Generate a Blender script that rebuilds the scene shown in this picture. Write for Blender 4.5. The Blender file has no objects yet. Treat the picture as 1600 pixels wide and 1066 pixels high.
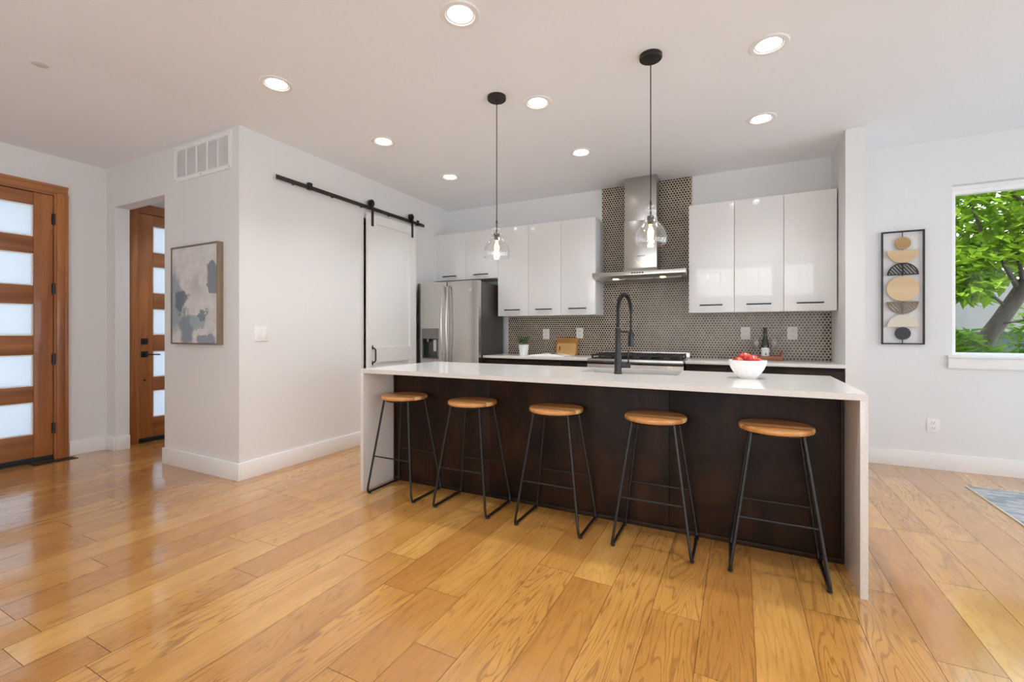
import bpy, bmesh, math, random
from mathutils import Vector, Matrix
R = math.radians
C = bpy.context.scene.collection
random.seed(7)

# ------------------------------------------------------------------ camera, sky, sun, exposure
S = bpy.context.scene
cam = bpy.data.objects.new('camera', bpy.data.cameras.new('camera'))
C.objects.link(cam)
cam.location = (0, 0, 1.2)
cam.rotation_euler = (R(90), 0, 0.46763)
cam.data.sensor_width = 36
cam.data.lens = 702.1 / 1600 * 36
cam.data.shift_y = -14.3 / 1600
cam.data.clip_start = 0.02
S.camera = cam

SKY = 2.6
DOWNLIGHT = 4.2       # watts of each recessed lamp
S.view_settings.view_transform = 'Standard'
S.view_settings.look = 'None'
S.view_settings.exposure = 0.52
S.view_settings.gamma = 1.0
S.view_settings.use_curve_mapping = False
S.cycles.use_denoising = True
S.cycles.max_bounces = 14
S.cycles.diffuse_bounces = 8
S.cycles.glossy_bounces = 5
S.cycles.transmission_bounces = 8
S.cycles.transparent_max_bounces = 24
S.cycles.sample_clamp_indirect = 6.0
S.cycles.caustics_reflective = False
S.cycles.caustics_refractive = False
S.cycles.blur_glossy = 0.5

world = bpy.data.worlds.new('World')
S.world = world
world.use_nodes = True
wn, wl = world.node_tree.nodes, world.node_tree.links
wn.clear()
wo = wn.new('ShaderNodeOutputWorld')
wb = wn.new('ShaderNodeBackground')
wt = wn.new('ShaderNodeTexCoord')
ws = wn.new('ShaderNodeSeparateXYZ')
wr = wn.new('ShaderNodeValToRGB')
wr.color_ramp.elements[0].position = 0.0
wr.color_ramp.elements[0].color = (0.93, 0.97, 1.0, 1)
wr.color_ramp.elements[1].position = 0.75
wr.color_ramp.elements[1].color = (0.62, 0.80, 1.0, 1)
wb.inputs['Strength'].default_value = SKY
wl.new(wt.outputs['Generated'], ws.inputs[0])
wl.new(ws.outputs['Z'], wr.inputs[0])
wl.new(wr.outputs[0], wb.inputs[0])
wl.new(wb.outputs[0], wo.inputs[0])

sun = bpy.data.objects.new('sun', bpy.data.lights.new('sun', 'SUN'))
C.objects.link(sun)
sun.data.energy = 5.0
sun.data.color = (1.0, 0.97, 0.92)
sun.data.angle = R(0.6)
sun.rotation_euler = Vector((0.25, 0.62, -1.0)).to_track_quat('-Z', 'Y').to_euler()
sun.location = (-3, -8, 12)

# ------------------------------------------------------------------ node helper
class N:
    def __init__(s, name):
        s.m = bpy.data.materials.new(name)
        s.m.use_nodes = True
        s.t = s.m.node_tree
        s.t.nodes.clear()
        s.out = s.t.nodes.new('ShaderNodeOutputMaterial')
        s.tc = None
    def new(s, t): return s.t.nodes.new(t)
    def link(s, v, sock):
        if v is None: return
        if isinstance(v, bpy.types.NodeSocket): s.t.links.new(v, sock)
        elif isinstance(v, (tuple, list)):
            v = tuple(v)
            if len(v) == 3 and sock.type == 'RGBA': v = v + (1,)
            sock.default_value = v
        else: sock.default_value = v
    def obj(s):
        if s.tc is None: s.tc = s.new('ShaderNodeTexCoord')
        return s.tc.outputs['Object']
    def gen(s):
        if s.tc is None: s.tc = s.new('ShaderNodeTexCoord')
        return s.tc.outputs['Generated']
    def math(s, op, a, b=None, c=None):
        n = s.new('ShaderNodeMath'); n.operation = op
        s.link(a, n.inputs[0])
        if b is not None: s.link(b, n.inputs[1])
        if c is not None: s.link(c, n.inputs[2])
        return n.outputs[0]
    def xyz(s, v):
        n = s.new('ShaderNodeSeparateXYZ'); s.link(v, n.inputs[0]); return n.outputs
    def vec(s, x, y, z):
        n = s.new('ShaderNodeCombineXYZ')
        for i, v in enumerate((x, y, z)): s.link(v, n.inputs[i])
        return n.outputs[0]
    def scale(s, v, sc):
        n = s.new('ShaderNodeVectorMath'); n.operation = 'MULTIPLY'
        s.link(v, n.inputs[0]); n.inputs[1].default_value = sc; return n.outputs[0]
    def noise(s, v, sc=1, detail=2, rough=.5, dist=0, col=False):
        n = s.new('ShaderNodeTexNoise'); s.link(v, n.inputs['Vector'])
        n.inputs['Scale'].default_value = sc; n.inputs['Detail'].default_value = detail
        n.inputs['Roughness'].default_value = rough; n.inputs['Distortion'].default_value = dist
        return n.outputs[1 if col else 0]
    def white(s, v):
        n = s.new('ShaderNodeTexWhiteNoise'); s.link(v, n.inputs['Vector']); return n.outputs[0]
    def ramp(s, f, stops, interp='LINEAR'):
        n = s.new('ShaderNodeValToRGB'); s.link(f, n.inputs[0]); cr = n.color_ramp; cr.interpolation = interp
        while len(cr.elements) < len(stops): cr.elements.new(.5)
        for e, (p, c) in zip(cr.elements, stops):
            e.position = p
            e.color = (c, c, c, 1) if not isinstance(c, (tuple, list)) else tuple(c) + (1,)
        return n.outputs[0]
    def mix(s, f, a, b, mode='MIX'):
        n = s.new('ShaderNodeMix'); n.data_type = 'RGBA'; n.blend_type = mode
        s.link(f, n.inputs[0]); s.link(a, n.inputs[6]); s.link(b, n.inputs[7]); return n.outputs[2]
    def attr(s, name):
        n = s.new('ShaderNodeAttribute'); n.attribute_name = name; return n.outputs['Fac']
    def bump(s, h, st=.2, d=.01):
        n = s.new('ShaderNodeBump'); n.inputs['Strength'].default_value = st
        n.inputs['Distance'].default_value = d; s.link(h, n.inputs['Height']); return n.outputs[0]
    def bsdf(s, col, rough=.5, metal=0, normal=None, coat=0, spec=.5, aniso=0, coat_rough=.03):
        n = s.new('ShaderNodeBsdfPrincipled')
        s.link(col, n.inputs['Base Color']); s.link(rough, n.inputs['Roughness']); s.link(metal, n.inputs['Metallic'])
        n.inputs['Specular IOR Level'].default_value = spec
        n.inputs['Coat Weight'].default_value = coat
        n.inputs['Coat Roughness'].default_value = coat_rough
        n.inputs['Anisotropic'].default_value = aniso
        if normal is not None: s.link(normal, n.inputs['Normal'])
        s.link(n.outputs[0], s.out.inputs[0]); return n
    def done(s): return s.m

def simple(name, col, rough=.5, metal=0, coat=0, var=.04, nscale=6, spec=.5, bump=0):
    n = N(name)
    nz = n.noise(n.obj(), nscale, 3)
    c = n.mix(nz, tuple(x * (1 - var) for x in col), tuple(min(1, x * (1 + var)) for x in col))
    b = n.bump(n.noise(n.obj(), 180, 2), bump, .002) if bump else None
    n.bsdf(c, rough, metal, b, coat, spec)
    return n.done()

def emit(name, col, st):
    n = N(name); e = n.new('ShaderNodeEmission'); n.link(col, e.inputs[0]); e.inputs[1].default_value = st
    n.link(e.outputs[0], n.out.inputs[0]); return n.done()

def clear_glass(name, tint=(.97, .97, .97), rim=.5, bump=0.0, refl=.08):
    n = N(name)
    t = n.new('ShaderNodeBsdfTransparent'); n.link(tint, t.inputs[0])
    g = n.new('ShaderNodeBsdfGlossy'); n.link((.95, .95, .95), g.inputs[0]); g.inputs['Roughness'].default_value = .04
    lw = n.new('ShaderNodeLayerWeight'); lw.inputs[0].default_value = .35
    if bump:
        b = n.bump(n.noise(n.obj(), 70, 2), bump, .01)
        n.link(b, g.inputs['Normal']); n.link(b, lw.inputs['Normal'])
    f = n.math('ADD', n.math('MULTIPLY', n.math('POWER', lw.outputs['Facing'], 2.0), rim), refl)
    m = n.new('ShaderNodeMixShader'); n.link(f, m.inputs[0]); n.link(t.outputs[0], m.inputs[1]); n.link(g.outputs[0], m.inputs[2])
    n.link(m.outputs[0], n.out.inputs[0]); return n.done()

def wood(name, dark, mid, light, axis='z', scale=1.0, rough=.38, coat=.15, rings=9):
    """streaked wood with grain running along axis"""
    n = N(name)
    o = n.obj()
    k = {'x': (1.2, 16, 16), 'y': (16, 1.2, 16), 'z': (16, 16, 1.2)}[axis]
    k = tuple(a * scale for a in k)
    v = n.scale(o, k)
    base = n.noise(v, .55, 3, .55, .4)
    contour = n.math('FRACT', n.math('MULTIPLY', base, rings))
    lines = n.ramp(contour, [(0, 1), (.2, .15), (.6, 0), (1, .8)])
    base = n.ramp(base, [(.32, 0), (.68, 1)])
    fine = n.noise(n.scale(v, (6, 6, 2.0) if axis == 'z' else (2, 6, 6) if axis == 'x' else (6, 2, 6)), 1.6, 4, .65)
    c = n.mix(base, dark, light)
    c = n.mix(n.math('MULTIPLY', lines, .38), c, dark)
    c = n.mix(n.math('MULTIPLY', fine, .40), c, mid)
    n.bsdf(c, rough, 0, n.bump(fine, .08, .002), coat)
    return n.done()

# ------------------------------------------------------------------ materials
M = {}
M['wall'] = simple('wall_paint', (.75, .748, .742), .75, var=.012, nscale=2, bump=.06)
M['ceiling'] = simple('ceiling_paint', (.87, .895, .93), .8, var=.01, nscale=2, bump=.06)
M['trim'] = simple('trim_paint', (.83, .83, .825), .35, var=.01)
M['vinyl'] = simple('window_vinyl', (.86, .86, .86), .35, var=.01)
M['white'] = simple('white_lacquer', (.75, .745, .735), .32, coat=1, var=.006, nscale=1.5)
M['white_side'] = simple('white_melamine', (.80, .80, .80), .4, var=.01)
M['door_paint'] = simple('white_door_paint', (.78, .775, .76), .4, var=.012)
M['plastic'] = simple('white_plastic', (.83, .82, .80), .35, var=.01)
M['slot'] = simple('dark_slot', (.08, .08, .08), .6)
M['black'] = simple('black_powder_coat', (.008, .008, .009), .34, var=.2, nscale=40)
M['iron'] = simple('cast_iron', (.02, .019, .018), .55, var=.3, nscale=60, bump=.2)
M['bronze'] = simple('dark_bronze', (.028, .022, .018), .42, .4, var=.2, nscale=30)
M['rubber'] = simple('black_rubber', (.012, .012, .012), .7)
M['fridge_side'] = simple('dark_grey_enamel', (.075, .068, .064), .35, var=.05)
M['chrome'] = simple('chrome', (.75, .75, .74), .12, 1)
M['dark_glass'] = simple('dark_plastic', (.03, .032, .038), .12, coat=.5)
M['porcelain'] = simple('white_porcelain', (.84, .84, .83), .14, coat=.6, var=.01)
M['leaf'] = simple('dark_leaf', (.045, .12, .035), .5, var=.5, nscale=30)
M['soil'] = simple('soil', (.04, .03, .02), .9)
M['paper'] = simple('paper', (.82, .81, .78), .6, var=.03, nscale=30)
M['print'] = simple('printed_text', (.35, .35, .36), .7, var=.3, nscale=80)
M['sinksteel'] = simple('sink_steel', (.62, .62, .61), .3, 1)
M['navy'] = simple('navy_ink', (.02, .03, .08), .5)
M['greyink'] = simple('grey_ink', (.35, .36, .4), .5)
M['bottle'] = simple('dark_green_bottle', (.012, .018, .010), .08, coat=.6)
M['foil'] = simple('black_foil', (.02, .02, .02), .35)
M['vent_grey'] = simple('vent_louver', (.85, .85, .85), .5)
M['gap'] = simple('dark_gap', (.015, .012, .010), .8)
M['concrete'] = simple('patio', (.74, .74, .74), .8, var=.12, nscale=3)
M['lawn'] = simple('lawn', (.03, .06, .015), .9, var=.4, nscale=20)
M['siding'] = simple('grey_siding', (.06, .08, .075), .7, var=.1)
M['shingle'] = simple('pale_shingle', (.13, .128, .125), .8, var=.2, nscale=14)
M['bark'] = simple('bark', (.055, .040, .027), .85, var=.6, nscale=18, bump=.5)
M['lamp_lens'] = emit('lamp_lens', (.97, .98, 1.0), 14.0)
M['filament'] = emit('filament_glow', (1.0, .72, .38), 45.0)
M['hood_lamp'] = emit('hood_lamp_glow', (1.0, .74, .45), 14.0)
M['glass'] = clear_glass('clear_glass', bump=.12, rim=.55, refl=.07)
M['bulb_glass'] = clear_glass('bulb_glass', (1.0, .95, .86), .35, 0, .05)
M['wine_glass'] = clear_glass('wine_glass', (.96, .96, .96), .6, 0, .06)
M['pane'] = clear_glass('window_glass', (.95, .96, .95), .05, 0, .005)
M['seat_wood'] = wood('acacia_seat', (.36, .15, .045), (.55, .27, .09), (.86, .52, .22), 'x', .9, .3, .4, 7)
M['stile'] = wood('mahogany_stile', (.22, .062, .014), (.33, .11, .028), (.50, .20, .055), 'z', .9, .35, .3, 7)
M['rail'] = wood('mahogany_rail', (.20, .062, .017), (.31, .11, .032), (.46, .19, .06), 'y', .9, .35, .3, 7)
def mk_espresso():
    n = N('espresso_panel')
    o = n.obj()
    cl = n.noise(n.scale(o, (2.2, 2, 1.7)), 1.5, 4, .6, .6)
    st = n.noise(n.scale(o, (26, 26, 1.4)), 1.0, 4, .6, .3)
    kn = n.noise(n.scale(o, (5, 5, 4)), 1.2, 2, .5)
    c = n.mix(n.ramp(cl, [(.35, 0), (.68, 1)]), (.008, .0045, .0034), (.050, .021, .0085))
    c = n.mix(n.math('MULTIPLY', n.ramp(st, [(.38, 0), (.62, 1)]), .5), c, (.012, .006, .004))
    c = n.mix(n.ramp(kn, [(.68, 0), (.76, .8)]), c, (.005, .003, .002))
    b = n.bsdf(c, .45, 0, None, 0, .2)
    return n.done()
M['espresso'] = mk_espresso()
def mk_seat():
    n = N('acacia_seat')
    o = n.xyz(n.obj())
    strip = n.white(n.vec(n.math('FLOOR', n.math('MULTIPLY', n.math('ADD', o[1], 3.013), 17)), 0, 0))
    g = n.noise(n.vec(n.math('MULTIPLY', o[0], 3), n.math('MULTIPLY', o[1], 45), n.math('MULTIPLY', strip, 40)), 1.0, 4, .6, .5)
    tone = n.ramp(strip, [(0, (.58, .26, .08)), (.4, (.78, .42, .15)), (1, (.92, .62, .28))])
    c = n.mix(n.math('MULTIPLY', n.ramp(g, [(.42, 0), (.66, 1)]), .6), tone, (.42, .17, .045))
    n.bsdf(c, .32, 0, n.bump(g, .06, .002), .35)
    return n.done()
M['seat_wood'] = mk_seat()
M['bamboo'] = wood('bamboo', (.56, .30, .09), (.66, .38, .13), (.76, .47, .19), 'x', 1.2, .45, 0, 5)
M['bamboo_dark'] = wood('bamboo_dark', (.42, .18, .035), (.50, .22, .045), (.58, .28, .07), 'x', 1.2, .45, 0, 5)
M['tray_wood'] = wood('tray_wood', (.17, .045, .015), (.24, .065, .022), (.30, .09, .03), 'x', 1.5, .4, .2, 5)
M['frame_wood'] = wood('picture_frame_wood', (.14, .10, .065), (.20, .15, .10), (.27, .20, .13), 'z', 1, .5, 0, 5)
M['oak_disc'] = wood('pale_oak', (.58, .40, .22), (.64, .46, .27), (.70, .52, .32), 'x', .6, .5, 0, 4)
M['gold_disc'] = wood('golden_brown', (.34, .20, .07), (.40, .25, .09), (.46, .30, .12), 'x', .6, .45, 0, 4)
M['cream'] = simple('cream_board', (.66, .60, .50), .55)
M['brown_band'] = simple('brown_band', (.22, .15, .09), .5)
M['charcoal'] = simple('charcoal', (.03, .032, .038), .5)

def mk_steel(name, col, axis='x', rough=.26):
    n = N(name)
    v = n.scale(n.obj(), (2, 2, 260) if axis == 'x' else (260, 260, 2))
    g = n.noise(v, 1, 3, .6)
    r = n.math('ADD', n.math('MULTIPLY', g, .12), rough - .06)
    c = n.mix(g, tuple(x * .93 for x in col), col)
    n.bsdf(c, r, 1.0, n.bump(g, .04, .001))
    return n.done()
M['steel'] = mk_steel('brushed_steel', (.55, .525, .49), 'x', .25)
M['steel_v'] = mk_steel('brushed_steel_upright', (.54, .52, .49), 'z', .24)

def mk_quartz(name, base, fleck):
    n = N(name)
    o = n.obj()
    sp = n.ramp(n.noise(o, 260, 2, .7), [(.52, 0), (.66, 1)])
    cl = n.noise(o, 5, 4, .6)
    c = n.mix(n.math('MULTIPLY', sp, .5), base, fleck)
    c = n.mix(n.math('MULTIPLY', cl, .18), c, (.60, .58, .55))
    n.bsdf(c, .16, 0, None, .25)
    return n.done()
M['quartz'] = mk_quartz('quartz', (.75, .725, .69), (.40, .375, .34))

def mk_floor():
    n = N('oak_planks')
    o = n.xyz(n.obj())
    rnd = n.attr('board')
    r2 = n.math('FRACT', n.math('MULTIPLY', rnd, 17.31))
    r3 = n.math('FRACT', n.math('MULTIPLY', rnd, 53.77))
    r4 = n.ramp(n.math('FRACT', n.math('MULTIPLY', rnd, 91.7)), [(0, .35), (.6, .7), (1, 1)])
    v = n.vec(n.math('MULTIPLY', o[0], 8.0), n.math('MULTIPLY', o[1], .85), n.math('MULTIPLY', rnd, 80))
    base = n.noise(v, 1.0, 2.5, .5, .55)
    cont = n.math('FRACT', n.math('MULTIPLY', base, n.math('ADD', n.math('MULTIPLY', r2, 14), 9)))
    lines = n.ramp(cont, [(0, 1), (.10, .7), (.24, 0), (.88, .0), (1, 1)])
    fv = n.vec(n.math('MULTIPLY', o[0], 120), n.math('MULTIPLY', o[1], 6), n.math('MULTIPLY', rnd, 33))
    fine = n.noise(fv, 1.0, 3, .65)
    pores = n.ramp(fine, [(.50, 0), (.68, 1)])
    cloud = n.noise(n.vec(n.math('MULTIPLY', o[0], 4), n.math('MULTIPLY', o[1], 1.0), n.math('MULTIPLY', rnd, 47)), 1.3, 3, .5)
    tone = n.ramp(r3, [(0, (.47, .208, .045)), (.3, (.56, .270, .060)), (.7, (.61, .308, .074)), (1, (.67, .360, .096))])
    c = n.mix(n.math('MULTIPLY', n.ramp(cloud, [(.35, 0), (.68, 1)]), .7), tone, (.42, .175, .034))
    c = n.mix(n.math('MULTIPLY', n.math('MULTIPLY', lines, r4), .68), c, (.22, .085, .016))
    c = n.mix(n.math('MULTIPLY', pores, .30), c, (.24, .10, .03))
    isb = n.math('GREATER_THAN', rnd, -.5)
    c = n.mix(isb, (.13, .06, .024), c)
    h = n.math('ADD', n.math('MULTIPLY', fine, .5), n.math('MULTIPLY', cloud, .5))
    rg = n.math('ADD', n.math('MULTIPLY', fine, .12), .20)
    n.bsdf(c, rg, 0, n.bump(h, .05, .004), 1.0, coat_rough=.10)
    return n.done()
M['floor'] = mk_floor()

def mk_penny():
    n = N('penny_tile')
    o = n.xyz(n.obj())
    s = .0292; q = s * math.sqrt(3)
    def lattice(ox, oz):
        u = n.math('ADD', n.math('DIVIDE', o[0], s), ox)
        w = n.math('ADD', n.math('DIVIDE', o[2], q), oz)
        iu, iw = n.math('FLOOR', u), n.math('FLOOR', w)
        du = n.math('MULTIPLY', n.math('SUBTRACT', n.math('SUBTRACT', u, iu), .5), s)
        dw = n.math('MULTIPLY', n.math('SUBTRACT', n.math('SUBTRACT', w, iw), .5), q)
        d = n.math('SQRT', n.math('ADD', n.math('MULTIPLY', du, du), n.math('MULTIPLY', dw, dw)))
        return d, n.white(n.vec(iu, iw, ox * 7))
    d1, h1 = lattice(0, 0)
    d2, h2 = lattice(.5, .5)
    pick = n.math('LESS_THAN', d1, d2)
    d = n.math('MINIMUM', d1, d2)
    h = n.math('ADD', n.math('MULTIPLY', h1, pick), n.math('MULTIPLY', h2, n.math('SUBTRACT', 1, pick)))
    k = n.ramp(n.math('DIVIDE', d, s), [(.385, 1), (.425, 0)])
    tile = n.ramp(h, [(0, (.028, .015, .009)), (.6, (.050, .028, .016)), (.85, (.085, .055, .036)), (1, (.15, .11, .08))])
    c = n.mix(k, (.68, .59, .48), tile)
    n.bsdf(c, n.math('SUBTRACT', .75, n.math('MULTIPLY', k, .55)), 0, n.bump(k, .4, .002))
    return n.done()
M['penny'] = mk_penny()

def mk_frosted():
    n = N('frosted_glass')
    t = n.new('ShaderNodeBsdfTranslucent'); n.link((.58, .61, .64), t.inputs[0])
    d = n.new('ShaderNodeBsdfDiffuse'); n.link((.7, .73, .75), d.inputs[0])
    g = n.new('ShaderNodeBsdfGlossy'); n.link((1, 1, 1), g.inputs[0]); g.inputs['Roughness'].default_value = .35
    m1 = n.new('ShaderNodeMixShader'); m1.inputs[0].default_value = .18
    n.link(t.outputs[0], m1.inputs[1]); n.link(d.outputs[0], m1.inputs[2])
    m2 = n.new('ShaderNodeMixShader'); m2.inputs[0].default_value = .05
    n.link(m1.outputs[0], m2.inputs[1]); n.link(g.outputs[0], m2.inputs[2])
    n.link(m2.outputs[0], n.out.inputs[0]); return n.done()
M['frosted'] = mk_frosted()

def mk_leaves(name, a, b):
    n = N(name)
    c = n.mix(n.ramp(n.noise(n.obj(), 3.5, 3), [(.35, 0), (.65, 1)]), a, b)
    d = n.new('ShaderNodeBsdfDiffuse'); n.link(c, d.inputs[0])
    t = n.new('ShaderNodeBsdfTranslucent'); n.link(n.mix(.5, c, (.36, .50, .03)), t.inputs[0])
    m = n.new('ShaderNodeMixShader'); m.inputs[0].default_value = .45
    n.link(d.outputs[0], m.inputs[1]); n.link(t.outputs[0], m.inputs[2])
    n.link(m.outputs[0], n.out.inputs[0]); return n.done()
M['foliage'] = mk_leaves('tree_leaves', (.04, .11, .010), (.27, .42, .035))
M['shrub'] = mk_leaves('shrub_leaves', (.018, .065, .010), (.09, .20, .03))

def mk_painting():
    n = N('abstract_paint')
    g = n.xyz(n.gen())          # x across, z up (0..1)
    d1 = n.noise(n.scale(n.gen(), (2.2, 1, 3.2)), 1.0, 4, .6)
    d2 = n.noise(n.scale(n.gen(), (5, 1, 7)), 1.3, 4, .6)
    px = n.math('ADD', g[0], n.math('MULTIPLY', n.math('SUBTRACT', d1, .5), .55))
    pz = n.math('ADD', g[2], n.math('MULTIPLY', n.math('SUBTRACT', d2, .5), .30))
    def blob(cx, cz, rx, rz, soft=.25):
        a = n.math('DIVIDE', n.math('SUBTRACT', px, cx), rx); b = n.math('DIVIDE', n.math('SUBTRACT', pz, cz), rz)
        dd = n.math('SQRT', n.math('ADD', n.math('MULTIPLY', a, a), n.math('MULTIPLY', b, b)))
        return n.ramp(dd, [(1 - soft, 1), (1, 0)])
    c = n.mix(n.ramp(d2, [(.35, 0), (.65, 1)]), (.58, .57, .57), (.70, .69, .68))
    c = n.mix(n.math('MULTIPLY', blob(.5, .58, .22, .14, .8), .6), c, (.44, .43, .44))
    c = n.mix(n.math('MULTIPLY', blob(.03, .42, .26, .36, .3), .95), c, (.30, .36, .41))
    c = n.mix(n.math('MULTIPLY', blob(.19, .44, .17, .12, .15), .92), c, (.12, .165, .19))
    c = n.mix(n.math('MULTIPLY', blob(.34, .15, .20, .22, .3), .95), c, (.22, .27, .32))
    c = n.mix(n.math('MULTIPLY', blob(.60, .23, .24, .09, .2), .95), c, (.33, .42, .45))
    c = n.mix(n.math('MULTIPLY', blob(.68, .29, .15, .055, .15), .9), c, (.18, .22, .25))
    c = n.mix(n.math('MULTIPLY', blob(.93, .64, .17, .18, .1), .95), c, (.20, .235, .27))
    c = n.mix(n.math('MULTIPLY', blob(.78, .02, .2, .07, .1), .95), c, (.27, .30, .36))
    n.bsdf(c, .6, 0, n.bump(d2, .2, .004))
    return n.done()
M['painting'] = mk_painting()

def mk_rug():
    n = N('distressed_rug')
    o = n.obj()
    a = n.noise(n.scale(o, (3, 14, 1)), 1.2, 4, .7)
    b = n.noise(n.scale(o, (14, 30, 1)), 1.5, 4, .7)
    c = n.ramp(a, [(.3, (.16, .21, .27)), (.45, (.36, .40, .44)), (.55, (.60, .61, .61)), (.7, (.42, .45, .48))])
    c = n.mix(n.math('MULTIPLY', n.ramp(b, [(.45, 0), (.65, 1)]), .55), c, (.14, .17, .21))
    n.bsdf(c, .95, 0, n.bump(b, .5, .004))
    return n.done()
M['rug'] = mk_rug()

def mk_apple():
    n = N('apple_skin')
    z = n.noise(n.scale(n.obj(), (18, 18, 7)), 1.6, 3, .6)
    c = n.ramp(z, [(.40, (.46, .015, .025)), (.58, (.58, .05, .03)), (.70, (.72, .33, .06))])
    n.bsdf(c, .3, 0, None, .3)
    return n.done()
M['apple'] = mk_apple()

# ------------------------------------------------------------------ mesh helper
class MB:
    def __init__(s): s.bm = bmesh.new()
    def _add(s, bm):
        me = bpy.data.meshes.new('tmp'); bm.to_mesh(me); bm.free(); s.bm.from_mesh(me); bpy.data.meshes.remove(me); return s
    def box(s, x0, x1, y0, y1, z0, z1, bev=0, seg=2):
        b = bmesh.new()
        bmesh.ops.create_cube(b, size=1)
        for v in b.verts:
            v.co = Vector(((x0 + x1) / 2 + v.co.x * (x1 - x0), (y0 + y1) / 2 + v.co.y * (y1 - y0), (z0 + z1) / 2 + v.co.z * (z1 - z0)))
        if bev: bmesh.ops.bevel(b, geom=b.edges[:], offset=bev, segments=seg, profile=.6, affect='EDGES')
        return s._add(b)
    def prism(s, poly, axis, lo, hi, bev=0):
        b = bmesh.new()
        def P(a, c, h): return {'x': (h, a, c), 'y': (a, h, c), 'z': (a, c, h)}[axis]
        v0 = [b.verts.new(P(a, c, lo)) for a, c in poly]; v1 = [b.verts.new(P(a, c, hi)) for a, c in poly]
        b.faces.new(v0); b.faces.new(v1[::-1]); k = len(poly)
        for i in range(k): b.faces.new((v0[i], v1[i], v1[(i + 1) % k], v0[(i + 1) % k]))
        bmesh.ops.recalc_face_normals(b, faces=b.faces[:])
        if bev: bmesh.ops.bevel(b, geom=b.edges[:], offset=bev, segments=2, profile=.6, affect='EDGES')
        return s._add(b)
    def tube(s, pts, r, seg=10, closed=False):
        b = bmesh.new(); pts = [Vector(p) for p in pts]; k = len(pts)
        rr = r if isinstance(r, (list, tuple)) else [r] * k
        up = None; rings = []
        for i, p in enumerate(pts):
            if closed: t = (pts[(i + 1) % k] - pts[i - 1]).normalized()
            else: t = (pts[min(i + 1, k - 1)] - pts[max(i - 1, 0)]).normalized()
            if up is None:
                up = Vector((0, 0, 1)) if abs(t.z) < .9 else Vector((1, 0, 0))
            n = (up - t * up.dot(t)).normalized(); up = n; q = t.cross(n)
            rings.append([b.verts.new(p + (n * math.cos(a) + q * math.sin(a)) * rr[i]) for a in [2 * math.pi * j / seg for j in range(seg)]])
        for i in range(k if closed else k - 1):
            A, B = rings[i], rings[(i + 1) % k]
            for j in range(seg): b.faces.new((A[j], A[(j + 1) % seg], B[(j + 1) % seg], B[j]))
        if not closed: b.faces.new(rings[0][::-1]); b.faces.new(rings[-1])
        bmesh.ops.recalc_face_normals(b, faces=b.faces[:])
        return s._add(b)
    def cyl(s, p0, p1, r, seg=20, r1=None): return s.tube([p0, p1], [r, r if r1 is None else r1], seg)
    def lathe(s, prof, c=(0, 0, 0), seg=32, closed=False):
        b = bmesh.new(); rings = []
        for r, z in prof:
            if r < 1e-6: rings.append([b.verts.new((c[0], c[1], c[2] + z))])
            else: rings.append([b.verts.new((c[0] + r * math.cos(2 * math.pi * j / seg), c[1] + r * math.sin(2 * math.pi * j / seg), c[2] + z)) for j in range(seg)])
        pr = list(zip(rings[:-1], rings[1:])) + ([(rings[-1], rings[0])] if closed else [])
        for A, B in pr:
            for j in range(seg):
                j2 = (j + 1) % seg
                if len(A) == 1 and len(B) == 1: continue
                if len(A) == 1: b.faces.new((A[0], B[j2], B[j]))
                elif len(B) == 1: b.faces.new((A[j], A[j2], B[0]))
                else: b.faces.new((A[j], A[j2], B[j2], B[j]))
        bmesh.ops.recalc_face_normals(b, faces=b.faces[:])
        return s._add(b)
    def ball(s, c, r, sc=(1, 1, 1), sub=3):
        b = bmesh.new(); bmesh.ops.create_icosphere(b, subdivisions=sub, radius=r)
        for v in b.verts: v.co = Vector((c[0] + v.co.x * sc[0], c[1] + v.co.y * sc[1], c[2] + v.co.z * sc[2]))
        return s._add(b)
    def plate(s, axis, lo, hi, ur, vr, holes=(), us=(), vs=()):
        """slab of thickness lo..hi across axis with rectangular holes (u0,u1,v0,v1)"""
        U = sorted(set([ur[0], ur[1], *us] + [h[i] for h in holes for i in (0, 1)])); V = sorted(set([vr[0], vr[1], *vs] + [h[i] for h in holes for i in (2, 3)]))
        U = [u for u in U if ur[0] - 1e-6 <= u <= ur[1] + 1e-6]; V = [v for v in V if vr[0] - 1e-6 <= v <= vr[1] + 1e-6]
        def solid(i, j):
            if not (0 <= i < len(U) - 1 and 0 <= j < len(V) - 1): return False
            a, c = (U[i] + U[i + 1]) / 2, (V[j] + V[j + 1]) / 2
            return not any(h[0] < a < h[1] and h[2] < c < h[3] for h in holes)
        b = bmesh.new(); cache = {}
        def P(i, j, k):
            if (i, j, k) not in cache:
                h = (lo, hi)[k]; cache[i, j, k] = b.verts.new({'x': (h, U[i], V[j]), 'y': (U[i], h, V[j]), 'z': (U[i], V[j], h)}[axis])
            return cache[i, j, k]
        for i in range(len(U) - 1):
            for j in range(len(V) - 1):
                if not solid(i, j): continue
                for k in (0, 1): b.faces.new((P(i, j, k), P(i + 1, j, k), P(i + 1, j + 1, k), P(i, j + 1, k)))
                for (di, dj, e) in ((-1, 0, ((i, j), (i, j + 1))), (1, 0, ((i + 1, j), (i + 1, j + 1))), (0, -1, ((i, j), (i + 1, j))), (0, 1, ((i, j + 1), (i + 1, j + 1)))):
                    if not solid(i + di, j + dj):
                        (a0, a1), (c0, c1) = e
                        b.faces.new((P(a0, a1, 0), P(c0, c1, 0), P(c0, c1, 1), P(a0, a1, 1)))
        bmesh.ops.recalc_face_normals(b, faces=b.faces[:])
        return s._add(b)
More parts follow.
